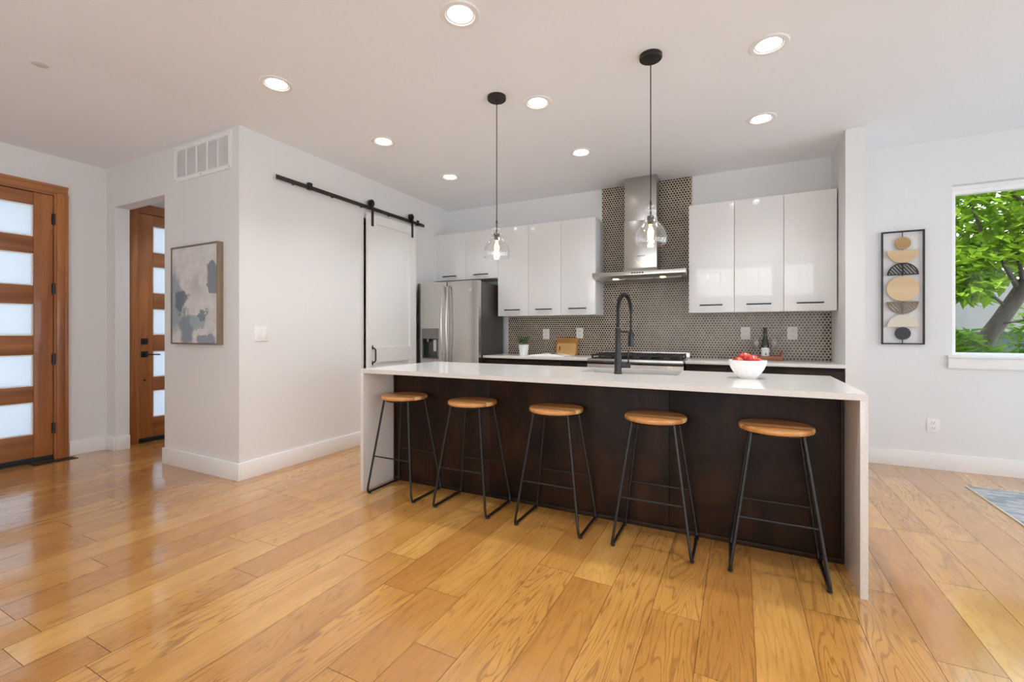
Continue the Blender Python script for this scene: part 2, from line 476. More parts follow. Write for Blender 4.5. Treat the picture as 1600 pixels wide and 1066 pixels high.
    def build(s, name, m, parent=None, angle=35):
        off = Vector((0, 0, 0)); p = parent
        while p is not None: off += p.location; p = p.parent
        me = bpy.data.meshes.new(name)
        if parent is not None: bmesh.ops.translate(s.bm, verts=s.bm.verts[:], vec=-off)
        s.bm.to_mesh(me); s.bm.free()
        me.materials.append(M[m] if isinstance(m, str) else m)
        me.shade_smooth(); me.set_sharp_from_angle(angle=R(angle))
        o = bpy.data.objects.new(name, me); C.objects.link(o)
        if parent is not None: o.parent = parent
        return o

def tag(o, label, cat, group=None, kind=None):
    o['label'] = label; o['category'] = cat
    if group: o['group'] = group
    if kind: o['kind'] = kind
    return o
def thing(name, loc, label, cat, group=None, kind=None):
    o = bpy.data.objects.new(name, None); C.objects.link(o); o.location = loc; o.empty_display_size = .1
    return tag(o, label, cat, group, kind)
def struct(mb, name, m, label, cat): return tag(mb.build(name, m), label, cat, kind='structure')
def copy_tree(o, parent=None):
    c = o.copy(); C.objects.link(c)
    if parent is not None: c.parent = parent
    for ch in list(o.children): copy_tree(ch, c)
    return c

# ------------------------------------------------------------------ room dimensions
CE = 2.864                # ceiling
XL = -3.585               # sliding door wall
XE = -5.775               # front wall with the two wooden doors
YB = 5.165                # back wall
YH = 2.235                # hall wall (vent, painting)
XR, YR = 4.3, -3.4        # right wall, rear wall

# ------------------------------------------------------------------ setting
def make_floor():
    me = bpy.data.meshes.new('floor'); b = bmesh.new(); rng = random.Random(3)
    vals = []
    x0 = .054 - .1955 * 30; w = .1955; g = .0009
    forced = {-11: [.75, 2.6], -12: [1.40], -7: [1.70, -.3], -6: [1.38, 3.3], -2: [2.01, .3], -1: [1.70], -15: [.737, 2.2], -14: [1.60], 2: [2.62, .75], 4: [3.5, 1.55]}
    for k in range(-30, 23):
        xa, xb = .054 + w * k, .054 + w * (k + 1)
        ys = [YR - rng.uniform(0, 1.5)]
        fz = sorted(forced.get(k, []))
        while ys[-1] < YB + .1:
            nx = ys[-1] + rng.uniform(1.0, 2.1)
            for f in fz:
                if ys[-1] + .25 < f < nx + .5: nx = f; fz.remove(f); break
            ys.append(nx)
        for a, c in zip(ys[:-1], ys[1:]):
            a2, c2 = max(a, YR - .2), min(c, YB + .15)
            if c2 - a2 < .02: continue
            q = [b.verts.new(p) for p in ((xa + g, a2 + g, 0), (xb - g, a2 + g, 0), (xb - g, c2 - g, 0), (xa + g, c2 - g, 0))]
            b.faces.new(q); vals.append(rng.random())
    q = [b.verts.new(p) for p in ((XE - .2, YR - .2, -.002), (XR + .2, YR - .2, -.002), (XR + .2, YB + .15, -.002), (XE - .2, YB + .15, -.002))]
    b.faces.new(q); vals.append(-1.0)
    b.to_mesh(me); b.free()
    at = me.attributes.new('board', 'FLOAT', 'FACE')
    at.data.foreach_set('value', vals)
    me.materials.append(M['floor'])
    o = bpy.data.objects.new('floor', me); C.objects.link(o)
    tag(o, 'honey oak plank floor running towards the kitchen', 'floor', kind='structure')
make_floor()

LIGHTS = [(-1.305, 1.98), (.155, 2.995), (-2.77, 1.98), (-1.305, 2.995), (.155, 4.005), (-2.77, 2.995), (-1.305, 4.005), (-2.77, 4.005)]
UNSEEN = [(.155, 1.98), (-1.305, .0), (1.6, .6), (2.8, 2.6), (.9, -1.6), (-1.9, -1.8), (-4.6, -1.4), (-5.15, 3.1)]
ALL_L = LIGHTS + UNSEEN
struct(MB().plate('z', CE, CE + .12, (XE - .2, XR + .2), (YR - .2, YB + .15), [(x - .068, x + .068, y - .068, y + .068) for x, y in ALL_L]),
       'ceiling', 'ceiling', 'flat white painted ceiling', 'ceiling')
struct(MB().box(XE - .9, XR + .6, YR - 1.0, YB + .5, CE + .22, CE + .4), 'roof_sun_block', 'trim', 'flat unseen roof slab with overhang added to block the sun', 'roof')  # unseen roof, overhang added to keep the sun out of the windows
struct(MB().plate('y', YB, YB + .15, (XE - .15, XR + .15), (0, CE), [(1.640, 3.85, .98, 2.465)]), 'wall_back', 'wall', 'pale grey back wall behind the kitchen and around the window', 'wall')
struct(MB().plate('x', XL - .115, XL, (YH + .12, YB), (0, CE), [(3.578, 4.335, -1, 2.44)]), 'wall_left', 'wall', 'off-white wall carrying the sliding door', 'wall')
struct(MB().plate('y', YH, YH + .12, (XE, XL), (0, CE), [(-5.60, -4.685, -1, 2.455)]), 'wall_hall', 'wall', 'grey wall with the vent, the painting and the hall opening', 'wall')
struct(MB().box(-4.80, -4.685, YH + .12, YB, 0, CE), 'wall_closet', 'wall', 'wall between the entry hall and the pantry', 'wall')
struct(MB().plate('x', XE - .15, XE, (YR, YB), (0, CE), [(.945, 1.865, -1, 2.52), (2.475, 3.395, -1, 2.52)]), 'wall_front', 'wall', 'grey wall holding the two wooden entry doors', 'wall')
struct(MB().box(.782, .914, 4.535, YB, 0, CE), 'wall_divider', 'wall', 'white stub wall at the right end of the kitchen counter', 'wall')
RWIN = [(-2.6, -.4, .1, 2.5), (-.2, 2.0, .1, 2.5), (2.2, 4.4, .1, 2.5)]
struct(MB().plate('x', XR, XR + .15, (YR, YB), (0, CE), RWIN), 'wall_right', 'wall', 'wall of tall windows on the right', 'wall')
struct(MB().plate('y', YR - .15, YR, (XE - .15, XR + .15), (0, CE), [(-2.6, 2.0, .5, 2.45)]), 'wall_rear', 'wall', 'wall behind the viewer', 'wall')

def baseboard(name, segs, label):
    mb = MB()
    for x0, x1, y0, y1 in segs: mb.box(x0, x1, y0, y1, 0, .143, .004, 2)
    struct(mb, name, 'trim', label, 'baseboard')
t = .015
baseboard('baseboard_hall', [(-4.70, XL + t, YH - t, YH), (-4.70, -4.685, YH, YH + .12)], 'white baseboard below the painting')
baseboard('baseboard_left', [(XL, XL + t, YH, 3.555)], 'white baseboard along the sliding door wall')
baseboard('baseboard_entry', [(XE + t, -5.585, YH - t, YH), (-5.60, -5.585, YH, YH + .12)], 'short white baseboard left of the hall opening')
baseboard('baseboard_front', [(XE, XE + t, 1.945, YH)], 'white baseboard beside the front door')
baseboard('baseboard_back', [(.914, XR, YB - t, YB)], 'white baseboard under the window')
baseboard('baseboard_divider', [(.782, .914 + t, 4.535 - t, 4.535), (.914, .914 + t, 4.535, YB - t)], 'white baseboard around the stub wall')

# tiled backsplash
struct(MB().box(-2.655, .782, YB - .008, YB, .926, 1.39).box(-1.423, -.452, YB - .008, YB, 1.39, CE), 'trim_1', 'penny', 'brown penny-round tile backsplash with light grout', 'backsplash')
struct(MB().box(-.452, -.445, YB - .010, YB, 1.39, CE).box(-1.430, -1.423, YB - .010, YB, 1.39, CE), 'trim_2', 'chrome', 'thin metal edge strips of the tile', 'tile edging')

# window
def window(name, x0, x1, z0, z1, label):
    w = thing(name, ((x0 + x1) / 2, YB, z0), label, 'window', kind='structure')
    MB().plate('y', YB + .075, YB + .13, (x0, x1), (z0, z1), [(x0 + .045, (x0 + x1) / 2 - .03, z0 + .04, z1 - .07), ((x0 + x1) / 2 + .03, x1 - .045, z0 + .04, z1 - .07)]).box(x0 + .001, x1 - .001, YB + .055, YB + .075, z1 - .035, z1 - .002).build('window_frame', 'vinyl', w)
    MB().box(x0 + .04, (x0 + x1) / 2 - .025, YB + .098, YB + .103, z0 + .035, z1 - .065).build('glass_pane', 'pane', w)
    MB().box((x0 + x1) / 2 + .025, x1 - .04, YB + .098, YB + .103, z0 + .035, z1 - .065).build('glass_pane', 'pane', w)
    MB().box(x0 - .035, x1 + .035, YB - .04, YB + .0, z0 - .002, z0 + .018, .003).box(x0 + .001, x1 - .001, YB - .005, YB + .076, z0 + .0005, z0 + .018).box(x0 - .03, x1 + .03, YB - .022, YB, z0 - .095, z0 - .002, .003).build('window_sill', 'trim', w)
window('window_1', 1.640, 3.85, .98, 2.465, 'white framed window looking out on green trees')
for k, (a, c, z0, z1) in enumerate(RWIN):
    w = thing('window_%d' % (k + 2), (XR, (a + c) / 2, z0), 'tall window %s of the right wall' % ('at the near end', 'in the middle', 'at the far end')[k], 'window', kind='structure')
    MB().plate('x', XR + .05, XR + .11, (a, c), (z0, z1), [(a + .06, (a + c) / 2 - .04, z0 + .06, z1 - .06), ((a + c) / 2 + .04, c - .06, z0 + .06, z1 - .06)]).build('window_frame', 'vinyl', w)
w = thing('window_5', (-.3, YR - .1, .5), 'wide window behind the viewer', 'window', kind='structure')
MB().plate('y', YR - .11, YR - .05, (-2.6, 2.0), (.5, 2.45), [(-2.54 + 1.52 * k, -2.54 + 1.52 * k + 1.44, .56, 2.39) for k in range(3)]).build('window_frame', 'vinyl', w)

# wooden entry doors with five frosted panes each
def entry_door(name, y0, y1, label, hinge_hi, casing):
    d = thing(name, (XE, (y0 + y1) / 2, 0), label, 'door', kind='structure')
    xf = XE + .004                              # face towards the room
    xa = xf - .045
    # jambs with door stops, head and casing
    MB().box(XE - .149, xa - .002, y0 + .030, y0 + .050, 0, 2.487).box(XE - .149, xa - .002, y1 - .050, y1 - .030, 0, 2.487).box(XE - .149, xa - .002, y0 + .050, y1 - .050, 2.465, 2.487).build('door_stop', 'stile', d)
    MB().box(XE - .149, XE + .012, y0 - .003, y0 + .030, 0, 2.519).box(XE - .149, XE + .012, y1 - .030, y1 + .003, 0, 2.519).build('door_jamb', 'stile', d)
    MB().box(XE - .149, XE + .012, y0 + .030, y1 - .030, 2.487, 2.519).build('head_jamb', 'rail', d)
    if casing:
        MB().box(XE, XE + .022, y1 - .012, y1 + .066, 0, 2.51, .004).box(XE + .0, XE + .030, y1 + .044, y1 + .068, 0, 2.51, .004).box(XE, XE + .022, y0 - .066, y0 + .012, 0, 2.51, .004).box(XE + .0, XE + .030, y0 - .068, y0 - .044, 0, 2.51, .004).build('side_casing', 'stile', d)
        MB().box(XE, XE + .022, y0 - .066, y1 + .066, 2.505, 2.580, .004).box(XE, XE + .030, y0 - .068, y1 + .068, 2.560, 2.585, .004).build('head_casing', 'rail', d)
    else:
        MB().box(XE, XE + .022, y0 - .050, y0 + .012, 0, 2.51, .004).box(XE, XE + .022, y1 - .012, y1 + .066, 0, 2.51, .004).build('side_casing', 'stile', d)
        MB().box(XE, XE + .022, y0 - .050, y1 + .066, 2.505, 2.585, .004).build('head_casing', 'rail', d)
    a, c = y0 + .034, y1 - .034
    sa, sc = a + .132, c - .132
    MB().box(xa, xf, a, sa - .001, .045, 2.482, .003).box(xa, xf, sc + .001, c, .045, 2.482, .003).build('door_stile', 'stile', d)
    panes = [(2.075, 2.365), (1.625, 1.92), (1.168, 1.455), (.70, .99), (.258, .555)]
    edges = [2.48] + [v for p in panes for v in (p[1], p[0])] + [.048]
    for i in range(0, len(edges), 2):
        MB().box(xa + .002, xf - .002, sa, sc, edges[i + 1], edges[i], .003).build('door_rail', 'rail', d)
    for p0, p1 in panes:
        g = MB().box(xa + .018, xa + .026, sa + .0005, sc - .0005, p0 + .0005, p1 - .0005).build('glass_pane', 'frosted', d)
        MB().plate('x', xa + .026, xf - .008, (sa + .0005, sc - .0005), (p0 + .0005, p1 - .0005), [(sa + .010, sc - .010, p0 + .010, p1 - .010)]).build('glazing_bead', 'plastic', g)
    MB().box(xa + .004, xf - .002, a + .002, c - .002, .012, .044).build('door_sweep', 'rubber', d)
    MB().box(XE - .149, XE + .030, y0 + .031, y1 - .031, 0, .011, .003).build('threshold', 'bronze', d)
    if hinge_hi:
        for z in (2.26, 1.608, .944, .296):
            MB().cyl((xf + .008, c + .004, z - .052), (xf + .008, c + .004, z + .052), .010, 12).box(xf, xf + .006, c - .012, c + .020, z - .048, z + .048).build('hinge', 'black', d)
    return d
d1 = entry_door('door_1', .945, 1.865, 'wooden front door with hinges and five frosted panes at left edge', True, True)
d2 = entry_door('door_2', 2.475, 3.395, 'wooden door with black lever seen through the hall opening', False, False)
ls = MB().box(XE + .004, XE + .014, 2.528, 2.590, .925, .988, .003).build('lock_plate', 'black', d2)
MB().tube([(XE + .012, 2.556, .958), (XE + .058, 2.556, .958), (XE + .064, 2.564, .957), (XE + .064, 2.68, .950)], [.009, .009, .008, .007], 10).build('lever', 'black', ls)
ls = MB().box(XE + .004, XE + .014, 2.528, 2.590, 1.065, 1.128, .003).build('lock_plate', 'black', d2)
MB().box(XE + .014, XE + .022, 2.545, 2.573, 1.083, 1.110, .003).build('thumb_turn', 'black', ls)
MB().cyl((XE + .004, 2.560, .675), (XE + .009, 2.560, .675), .011, 16).build('bore_plug', 'bronze', d2)

# floor register by the front door
fr = thing('floor_vent', (-5.66, 1.80, 0), 'dark metal floor register in front of the left wooden door', 'vent')
MB().plate('z', .0005, .005, (-5.715, -5.605), (1.655, 1.955), [(-5.700, -5.664, 1.675, 1.935), (-5.656, -5.620, 1.675, 1.935)]).build('register_frame', 'bronze', fr)
mb = MB()
for i in range(12): mb.box(-5.702, -5.618, 1.680 + i * .022, 1.688 + i * .022, .0005, .003)
mb.build('louver', 'bronze', fr)

# ------------------------------------------------------------------ ceiling lights
LL = {0: 'recessed light nearest the top edge, largest of the ceiling lights', 1: 'recessed light right of the right pendant canopy, upper of the pair',
      2: 'recessed light nearest the hall vent, left of all others', 3: 'recessed light just right of the left pendant canopy',
      4: 'recessed light nearest the stub wall at the right end of the kitchen', 5: 'recessed light above the sliding door track',
      6: 'recessed light between the two pendant cords, in front of the hood chimney', 7: 'recessed light nearest the far left kitchen corner, smallest of all'}
def downlight():
    r = thing('recessed_light', (0, 0, CE), '', 'ceiling light', 'recessed ceiling lights')
    MB().lathe([(.074, -.001), (.078, -.007), (.100, -.006), (.106, -.001), (.1055, 0), (.074, 0)], (0, 0, CE), 40, True).build('trim_ring', 'plastic', r)
    MB().lathe([(.0745, -.002), (.066, .0), (.056, .045), (.060, .045), (.0675, .012), (.0745, .0)], (0, 0, CE), 40).build('reflector', 'plastic', r)
    MB().lathe([(0, .0425), (.0565, .0425), (.0565, .047), (0, .047)], (0, 0, CE), 40).build('lamp_lens', 'lamp_lens', r)
    ld = bpy.data.lights.new('lamp', 'AREA'); ld.shape = 'DISK'; ld.size = .10; ld.energy = DOWNLIGHT; ld.color = (.93, .97, 1.0); ld.spread = R(105)
    lo = bpy.data.objects.new('lamp', ld); C.objects.link(lo); lo.parent = r; lo.location = (0, 0, .041)
    return r
proto = downlight()
for i, (x, y) in enumerate(ALL_L):
    o = proto if i == 0 else copy_tree(proto)
    o.location = (x, y, CE)
    o['label'] = LL.get(i, 'recessed light over the living area behind the viewer')

# ------------------------------------------------------------------ pendants
def pendant(x, y, label):
    p = thing('pendant_light', (x, y, CE), label, 'pendant light', 'glass pendants over the island')
    MB().lathe([(0, 0), (.066, 0), (.066, -.020), (.062, -.025), (0, -.025)], (x, y, CE), 32).lathe([(.010, -.025), (.008, -.040), (0, -.040)], (x, y, CE), 16).build('canopy', 'bronze', p)
    MB().cyl((x, y, CE - .03), (x, y, 1.975), .0032, 8).cyl((x, y, 1.963), (x, y, 1.990), .0075, 10, .004).build('cord', 'bronze', p)
    out = [(.010, 1.966), (.022, 1.962), (.033, 1.948), (.0365, 1.930), (.032, 1.910), (.024, 1.899), (.028, 1.894), (.039, 1.889), (.041, 1.881), (.038, 1.872),
           (.042, 1.863), (.058, 1.845), (.076, 1.820), (.089, 1.792), (.0945, 1.765), (.094, 1.742), (.090, 1.726)]
    th = .0028
    prof = out + [(r - th, z + (0.001 if i else 0)) for i, (r, z) in enumerate(reversed(out))]
    MB().lathe(prof, (x, y, 0), 48, True).build('glass_shade', 'glass', p, 60)
    sk = MB().cyl((x, y, 1.895), (x, y, 1.964), .0055, 12).lathe([(0, 1.897), (.020, 1.897), (.021, 1.886), (.020, 1.876), (.017, 1.876), (.017, 1.858), (.015, 1.850), (0, 1.850)], (x, y, 0), 24).build('socket', 'bronze', p)
    MB().lathe([(0.012, 1.852), (.018, 1.838), (.027, 1.815), (.029, 1.795), (.026, 1.768), (.017, 1.748), (0, 1.741)], (x, y, 0), 28).build('bulb', 'bulb_glass', p)
    f = MB()
    for k in range(6):
        a = k * math.pi / 3
        f.tube([(x + .004 * math.cos(a), y + .004 * math.sin(a), 1.832), (x + .015 * math.cos(a), y + .015 * math.sin(a), 1.800), (x + .010 * math.cos(a), y + .010 * math.sin(a), 1.762)], .0035, 6)
    f.build('filament', 'filament', p)
    return p
pendant(-1.530, 2.79, 'clear glass pendant in front of the left white cabinets')
pendant(-.474, 2.79, 'clear glass pendant in front of the steel hood chimney')

# ------------------------------------------------------------------ hall wall: vent and painting
v = thing('return_vent', (-4.09, YH, 2.685), 'white wall return vent grille near the ceiling', 'vent')
x0, x1, z0, z1 = -4.508, -3.677, 2.531, 2.839
cw = (x1 - x0 - .036 * 2 - .014 * 4) / 5
holes = []
for i in range(5):
    a = x0 + .036 + i * (cw + .014); holes.append((a, a + cw, z0 + .034, z1 - .034))
MB().plate('y', YH - .012, YH - .001, (x0, x1), (z0, z1), holes).build('vent_frame', 'trim', v)
for h in holes:
    mb = MB()
    nl = 20
    for i in range(nl):
        z = h[2] + (i + .5) * (h[3] - h[2]) / nl
        mb.prism([(YH - .010, z - .006), (YH - .009, z - .0065), (YH - .002, z + .005), (YH - .003, z + .0055)], 'x', h[0], h[1])
    mb.build('louver', 'vent_grey', v)
MB().box(x0 + .03, x1 - .03, YH - .0012, YH - .0002, z0 + .03, z1 - .03).build('backing', 'vent_grey', v)
for sx, sz in ((x0 + .018, z0 + .016), (x0 + .018, z1 - .016), ((x0 + x1) / 2, z0 + .016), ((x0 + x1) / 2, z1 - .016), (x1 - .018, z0 + .016), (x1 - .018, z1 - .016)):
    MB().cyl((sx, YH - .0145, sz), (sx, YH - .011, sz), .006, 12).build('screw', 'chrome', v)

p = thing('painting', (-4.14, YH, 1.515), 'framed abstract painting in grey, white and slate blue', 'painting')
px0, px1, pz0, pz1 = -4.487, -3.795, 1.092, 1.942
MB().plate('y', YH - .048, YH - .002, (px0, px1), (pz0, pz1), [(px0 + .012, px1 - .012, pz0 + .012, pz1 - .012)]).build('frame', 'frame_wood', p)
MB().box(px0 + .014, px1 - .014, YH - .042, YH - .004, pz0 + .014, pz1 - .014).build('canvas', 'painting', p)
MB().box(px0 + .012, px1 - .012, YH - .012, YH - .004, pz0 + .012, pz1 - .012).build('backing', 'frame_wood', p)

# ------------------------------------------------------------------ sliding door wall
def plate_xy(axis):
    pass
sw = thing('light_switch', (XL, 2.42, 1.187), 'white double rocker light switch on the wall left of the sliding door', 'light switch')
MB().box(XL, XL + .006, 2.359, 2.481, 1.122, 1.250, .002).build('switch_plate', 'plastic', sw)
for y in (2.396, 2.443):
    MB().box(XL + .006, XL + .010, y - .017, y + .017, 1.152, 1.220, .002).build('rocker', 'plastic', sw)

rl = thing('sliding_door_track', (XL, 3.53, 2.53), 'long black metal track on the wall above the white sliding door', 'door track')
MB().box(XL + .050, XL + .057, 2.520, 4.545, 2.511, 2.549, .001).build('rail', 'bronze', rl)
for y in (2.72, 3.155, 3.535, 3.95, 4.45):
    MB().cyl((XL, y, 2.530), (XL + .050, y, 2.530), .011, 12).cyl((XL + .057, y, 2.530), (XL + .063, y, 2.530), .010, 6).build('spacer', 'bronze', rl)
for y in (2.855,):
    MB().box(XL + .038, XL + .072, y - .020, y + .020, 2.507, 2.572, .004).build('end_stop', 'black', rl)
MB().box(XL + .045, XL + .068, 4.40, 4.43, 2.505, 2.570, .004).build('end_stop', 'black', rl)

bd = thing('sliding_door', (XL + .05, 3.97, 0), 'white panelled sliding door hanging from the black track', 'door')
dy0, dy1, dx0, dx1, dz0, dz1 = 3.572, 4.368, XL + .030, XL + .070, .015, 2.472
MB().plate('x', dx0 + .008, dx1 - .0, (dy0, dy1), (dz0, dz1), [(dy0 + .125, dy1 - .115, 1.032, 2.372), (dy0 + .125, dy1 - .115, .20, .868)]).build('door_frame', 'door_paint', bd)
for a, c in ((1.032, 2.372), (.20, .868)):
    pn = MB().box(dx0 + .009, dx1 - .013, dy0 + .1255, dy1 - .1155, a + .0005, c - .0005).build('door_panel', 'door_paint', bd)
for y in (3.632, 4.292):
    st = MB().box(dx1, dx1 + .006, y - .0165, y + .0165, 2.335, 2.555, .001).build('hanger_strap', 'black', bd)
    MB().cyl((XL + .036, y, 2.586), (XL + .0695, y, 2.586), .036, 28).cyl((XL + .0765, y, 2.586), (XL + .082, y, 2.586), .012, 6).build('wheel', 'black', st)
    MB().prism([(y - .0165 * math.cos(a), 2.575 + .026 * math.sin(a)) for a in [math.pi * k / 10 for k in range(11)]] + [(y + .0165, 2.55), (y - .0165, 2.55)], 'x', dx1 + .0, dx1 + .006).build('strap_head', 'black', st)
    for z in (2.36, 2.43):
        MB().cyl((dx1 + .006, y, z), (dx1 + .011, y, z), .009, 6).build('bolt', 'black', st)
hy = 3.634
pts = [(dx1 + .002, hy, 1.025), (dx1 + .022, hy + .002, 1.022), (dx1 + .038, hy + .004, 1.012), (dx1 + .042, hy + .004, .99), (dx1 + .042, hy + .004, .91), (dx1 + .038, hy + .004, .885), (dx1 + .022, hy + .002, .872), (dx1 + .002, hy, .868)]
hd = MB().tube(pts, .0085, 10).build('handle', 'black', bd)
for z, sgn in ((1.030, 1), (.863, -1)):
    MB().prism([(hy - .013, z), (hy, z - .030), (hy + .013, z), (hy, z + .030)], 'x', dx1, dx1 + .005, .001).build('handle_plate', 'black', hd)
# jamb lining inside the opening behind the sliding door
struct(MB().box(XL - .114, XL - .002, 4.320, 4.3345, 0, 2.425).box(XL - .114, XL - .002, 3.5785, 4.3195, 2.425, 2.4395), 'trim_3', 'trim', 'white jamb of the opening behind the sliding door', 'door jamb')

# ------------------------------------------------------------------ wall cabinets
YF = 4.822     # door fronts
def bar_handle(x, w, z, parent):
    MB().box(x - w / 2, x + w / 2, YF - .032, YF - .021, z - .0065, z + .0065, .0015).box(x - w / 2 + .008, x - w / 2 + .018, YF - .022, YF, z - .005, z + .005).box(x + w / 2 - .018, x + w / 2 - .008, YF - .022, YF, z - .005, z + .005).build('handle', 'black', parent)
def wall_cabinet(x0, x1, z0, z1, doors, label, group):
    c = thing('wall_cabinet', ((x0 + x1) / 2, YB, z0), label, 'cabinet', group)
    MB().box(x0 + .0005, x1 - .0005, YF + .0205, YB - .009, z0, z1, .001).build('body', 'white_side', c)
    w = (x1 - x0) / doors
    for i in range(doors):
        a, b_ = x0 + i * w + .0015, x0 + (i + 1) * w - .0015
        d = MB().box(a, b_, YF, YF + .019, z0 + .001, z1 - .001, .0015).build('door', 'white', c)
        bar_handle((a + b_) / 2, .205, z0 + .072 if z0 < 1.6 else z0 + .052, d)
wall_cabinet(-3.560, -2.628, 1.862, 2.466, 2, 'white gloss two-door cabinet above the steel refrigerator', 'white gloss wall cabinets')
ZL, ZT = 1.390, 2.466
for i, (a, c) in enumerate(((-2.628, -2.221), (-2.221, -1.812), (-1.812, -1.405))):
    wall_cabinet(a, c, ZL, ZT, 1, ('white gloss wall cabinet directly right of the refrigerator cabinet, above the small plant', 'white gloss wall cabinet in the middle of the three left of the hood', 'white gloss wall cabinet directly left of the range hood')[i], 'white gloss wall cabinets')
for i, (a, c) in enumerate(((-.449, -.039), (-.039, .369), (.369, .772))):
    wall_cabinet(a, c, ZL, ZT, 1, ('white gloss wall cabinet directly right of the range hood', 'white gloss wall cabinet above the wine bottle, middle of three', 'white gloss wall cabinet next to the stub wall at the right end')[i], 'white gloss wall cabinets')
tag(MB().box(-3.584, -3.561, YF + .004, YF + .02, 1.862, 2.466).build('filler_strip', 'white_side'), 'narrow filler strip between the left wall and the cabinet over the refrigerator', 'filler strip')

# ------------------------------------------------------------------ refrigerator
f = thing('refrigerator', (-3.13, 4.80, 0), 'stainless french-door refrigerator with dark sides and water dispenser', 'refrigerator')
fx0, fx1, fs, fy = -3.525, -2.660, -3.094, 4.405
MB().box(fx0 + .012, -2.702, 4.480, 5.10, .03, 1.785, .006).box(fx0 + .03, fx1 - .06, 4.50, 4.75, 1.785, 1.80, .003).build('body', 'fridge_side', f)
def bulged_door(name, a, b_, z0, z1, hole=None, bow=.003):
    us = [a + (b_ - a) * i / 24 for i in range(25)]
    mb = MB()
    mb.plate('y', fy, fy + .070, (a, b_), (z0, z1), [hole] if hole else [], us=us)
    for v_ in mb.bm.verts:
        if v_.co.y < fy + .01:
            u = (v_.co.x - a) / (b_ - a)
            v_.co.y += bow * (abs(2 * u - 1) ** 3.0) - .4 * bow * (1 - (2 * u - 1) ** 2)
    return mb.build(name, 'steel_v', f, 40)
hole = (-3.450, -3.213, .872, 1.238)
ld = bulged_door('left_door', fx0, fs - .003, .72, 1.795, hole)
rd = bulged_door('right_door', fs + .003, fx1, .72, 1.795, None, .014)
bulged_door('freezer_drawer', fx0, fx1, .06, .71)
dp = MB().plate('y', fy - .006, fy + .010, (hole[0] - .004, hole[1] + .004), (hole[2] - .004, hole[3] + .004), [(hole[0] + .008, hole[1] - .008, hole[2] + .012, 1.118)]).build('dispenser_bezel', simple('dispenser_grey', (.20, .19, .18), .3, .6), ld)
MB().box(hole[0] + .001, hole[1] - .001, fy + .058, fy + .066, hole[2] + .001, hole[3] - .001).box(hole[0] + .001, hole[0] + .004, fy + .01, fy + .06, hole[2] + .001, hole[3] - .001).build('dispenser_recess', 'dark_glass', ld)
MB().box(-3.298, -3.255, fy + .015, fy + .03, .965, 1.105, .004).build('dispenser_paddle', simple('paddle_grey', (.55, .55, .53), .3), ld)
MB().cyl((-3.39, fy + .03, 1.08), (-3.39, fy + .03, 1.13), .02, 16).build('water_spout', 'dark_glass', ld)
for door, x in ((ld, fs - .036), (rd, fs + .036)):
    pts = [(x, fy + .004, 1.732), (x, fy - .030, 1.726)] + [(x, fy - .030 - .032 * math.sin(math.pi * (k + 1) / 12), 1.726 - .90 * (k + 1) / 12) for k in range(11)] + [(x, fy - .030, .826), (x, fy + .004, .820)]
    MB().tube(pts, .0125, 12).build('handle', 'steel_v', door)
MB().cyl((-2.756, fy - .002, 1.690), (-2.756, fy - .008, 1.690), .020, 28).build('round_badge', 'chrome', rd)
MB().tube([(-2.756 + .013 * math.cos(k * math.pi / 8), fy - .009, 1.690 + .013 * math.sin(k * math.pi / 8)) for k in range(16)], .0015, 6, True).build('badge_ring', 'charcoal', rd)
MB().prism([(4.52, 0.0), (5.08, 0.0), (5.08, .03), (4.52, .03)], 'x', fx0 + .05, fx1 - .05).build('plinth', 'black', f)

# ------------------------------------------------------------------ base cabinets and counters
def base_cabinet(x0, x1, label):
    c = thing('base_cabinet', ((x0 + x1) / 2, YB, 0), label, 'cabinet', 'dark base cabinets along the back wall')
    MB().box(x0 + .0005, x1 - .0005, 4.565, YB - .009, .10, .8975).box(x0 + .001, x1 - .001, 4.62, YB - .02, 0, .10).build('body', 'gap', c)
    for z0, z1, nm in ((.105, .66, 'door'), (.664, .868, 'drawer')):
        MB().box(x0 + .0025, x1 - .0025, 4.543, 4.564, z0, z1, .0015).build(nm, 'espresso', c)
base_cabinet(-2.660, -1.706, 'dark wood base cabinet under the left counter beside the refrigerator')
base_cabinet(-1.706, -1.392, 'narrow dark wood base cabinet directly left of the gas range')
base_cabinet(-.452, -.090, 'narrow dark wood base cabinet directly right of the gas range')
base_cabinet(-.090, .780, 'dark wood base cabinet under the wine tray, beside the stub wall')
tag(MB().box(-2.665, -1.390, 4.520, YB - .009, .898, .926, .003).build('countertop', 'quartz'), 'pale quartz countertop left of the range, under plant and boards', 'countertop', 'back wall countertops')
tag(MB().box(-.454, .781, 4.520, YB - .009, .898, .926, .003).build('countertop', 'quartz'), 'pale quartz countertop right of the range, under the wine tray', 'countertop', 'back wall countertops')

# ------------------------------------------------------------------ gas range
g = thing('gas_range', (-.921, 4.80, 0), 'stainless gas range with black grates under the hood', 'range')
gx0, gx1 = -1.384, -.460
MB().box(gx0 + .002, gx1 - .002, 4.475, 5.145, .06, .900, .002).build('body', 'steel', g)
MB().box(gx0, gx1, 4.440, 5.07, .878, .930, .008).build('cooktop', 'steel', g)
MB().prism([(4.448, .876), (4.475, .876), (4.475, .745), (4.430, .745), (4.430, .76)], 'x', gx0, gx1, .002).build('control_panel', 'steel', g)
for x in (-1.255, -1.165, -.965, -.875, -.785, -.695, -.585):
    k = MB().cyl((x, 4.440, .822), (x, 4.404, .818), .022, 20, .019).build('knob', 'chrome', g)
    MB().box(x - .003, x + .003, 4.398, 4.405, .805, .832, .001).build('knob_pointer', 'charcoal', k)
dr = MB().box(gx0 + .004, gx1 - .004, 4.440, 4.474, .17, .738, .006).build('oven_door', 'steel', g)
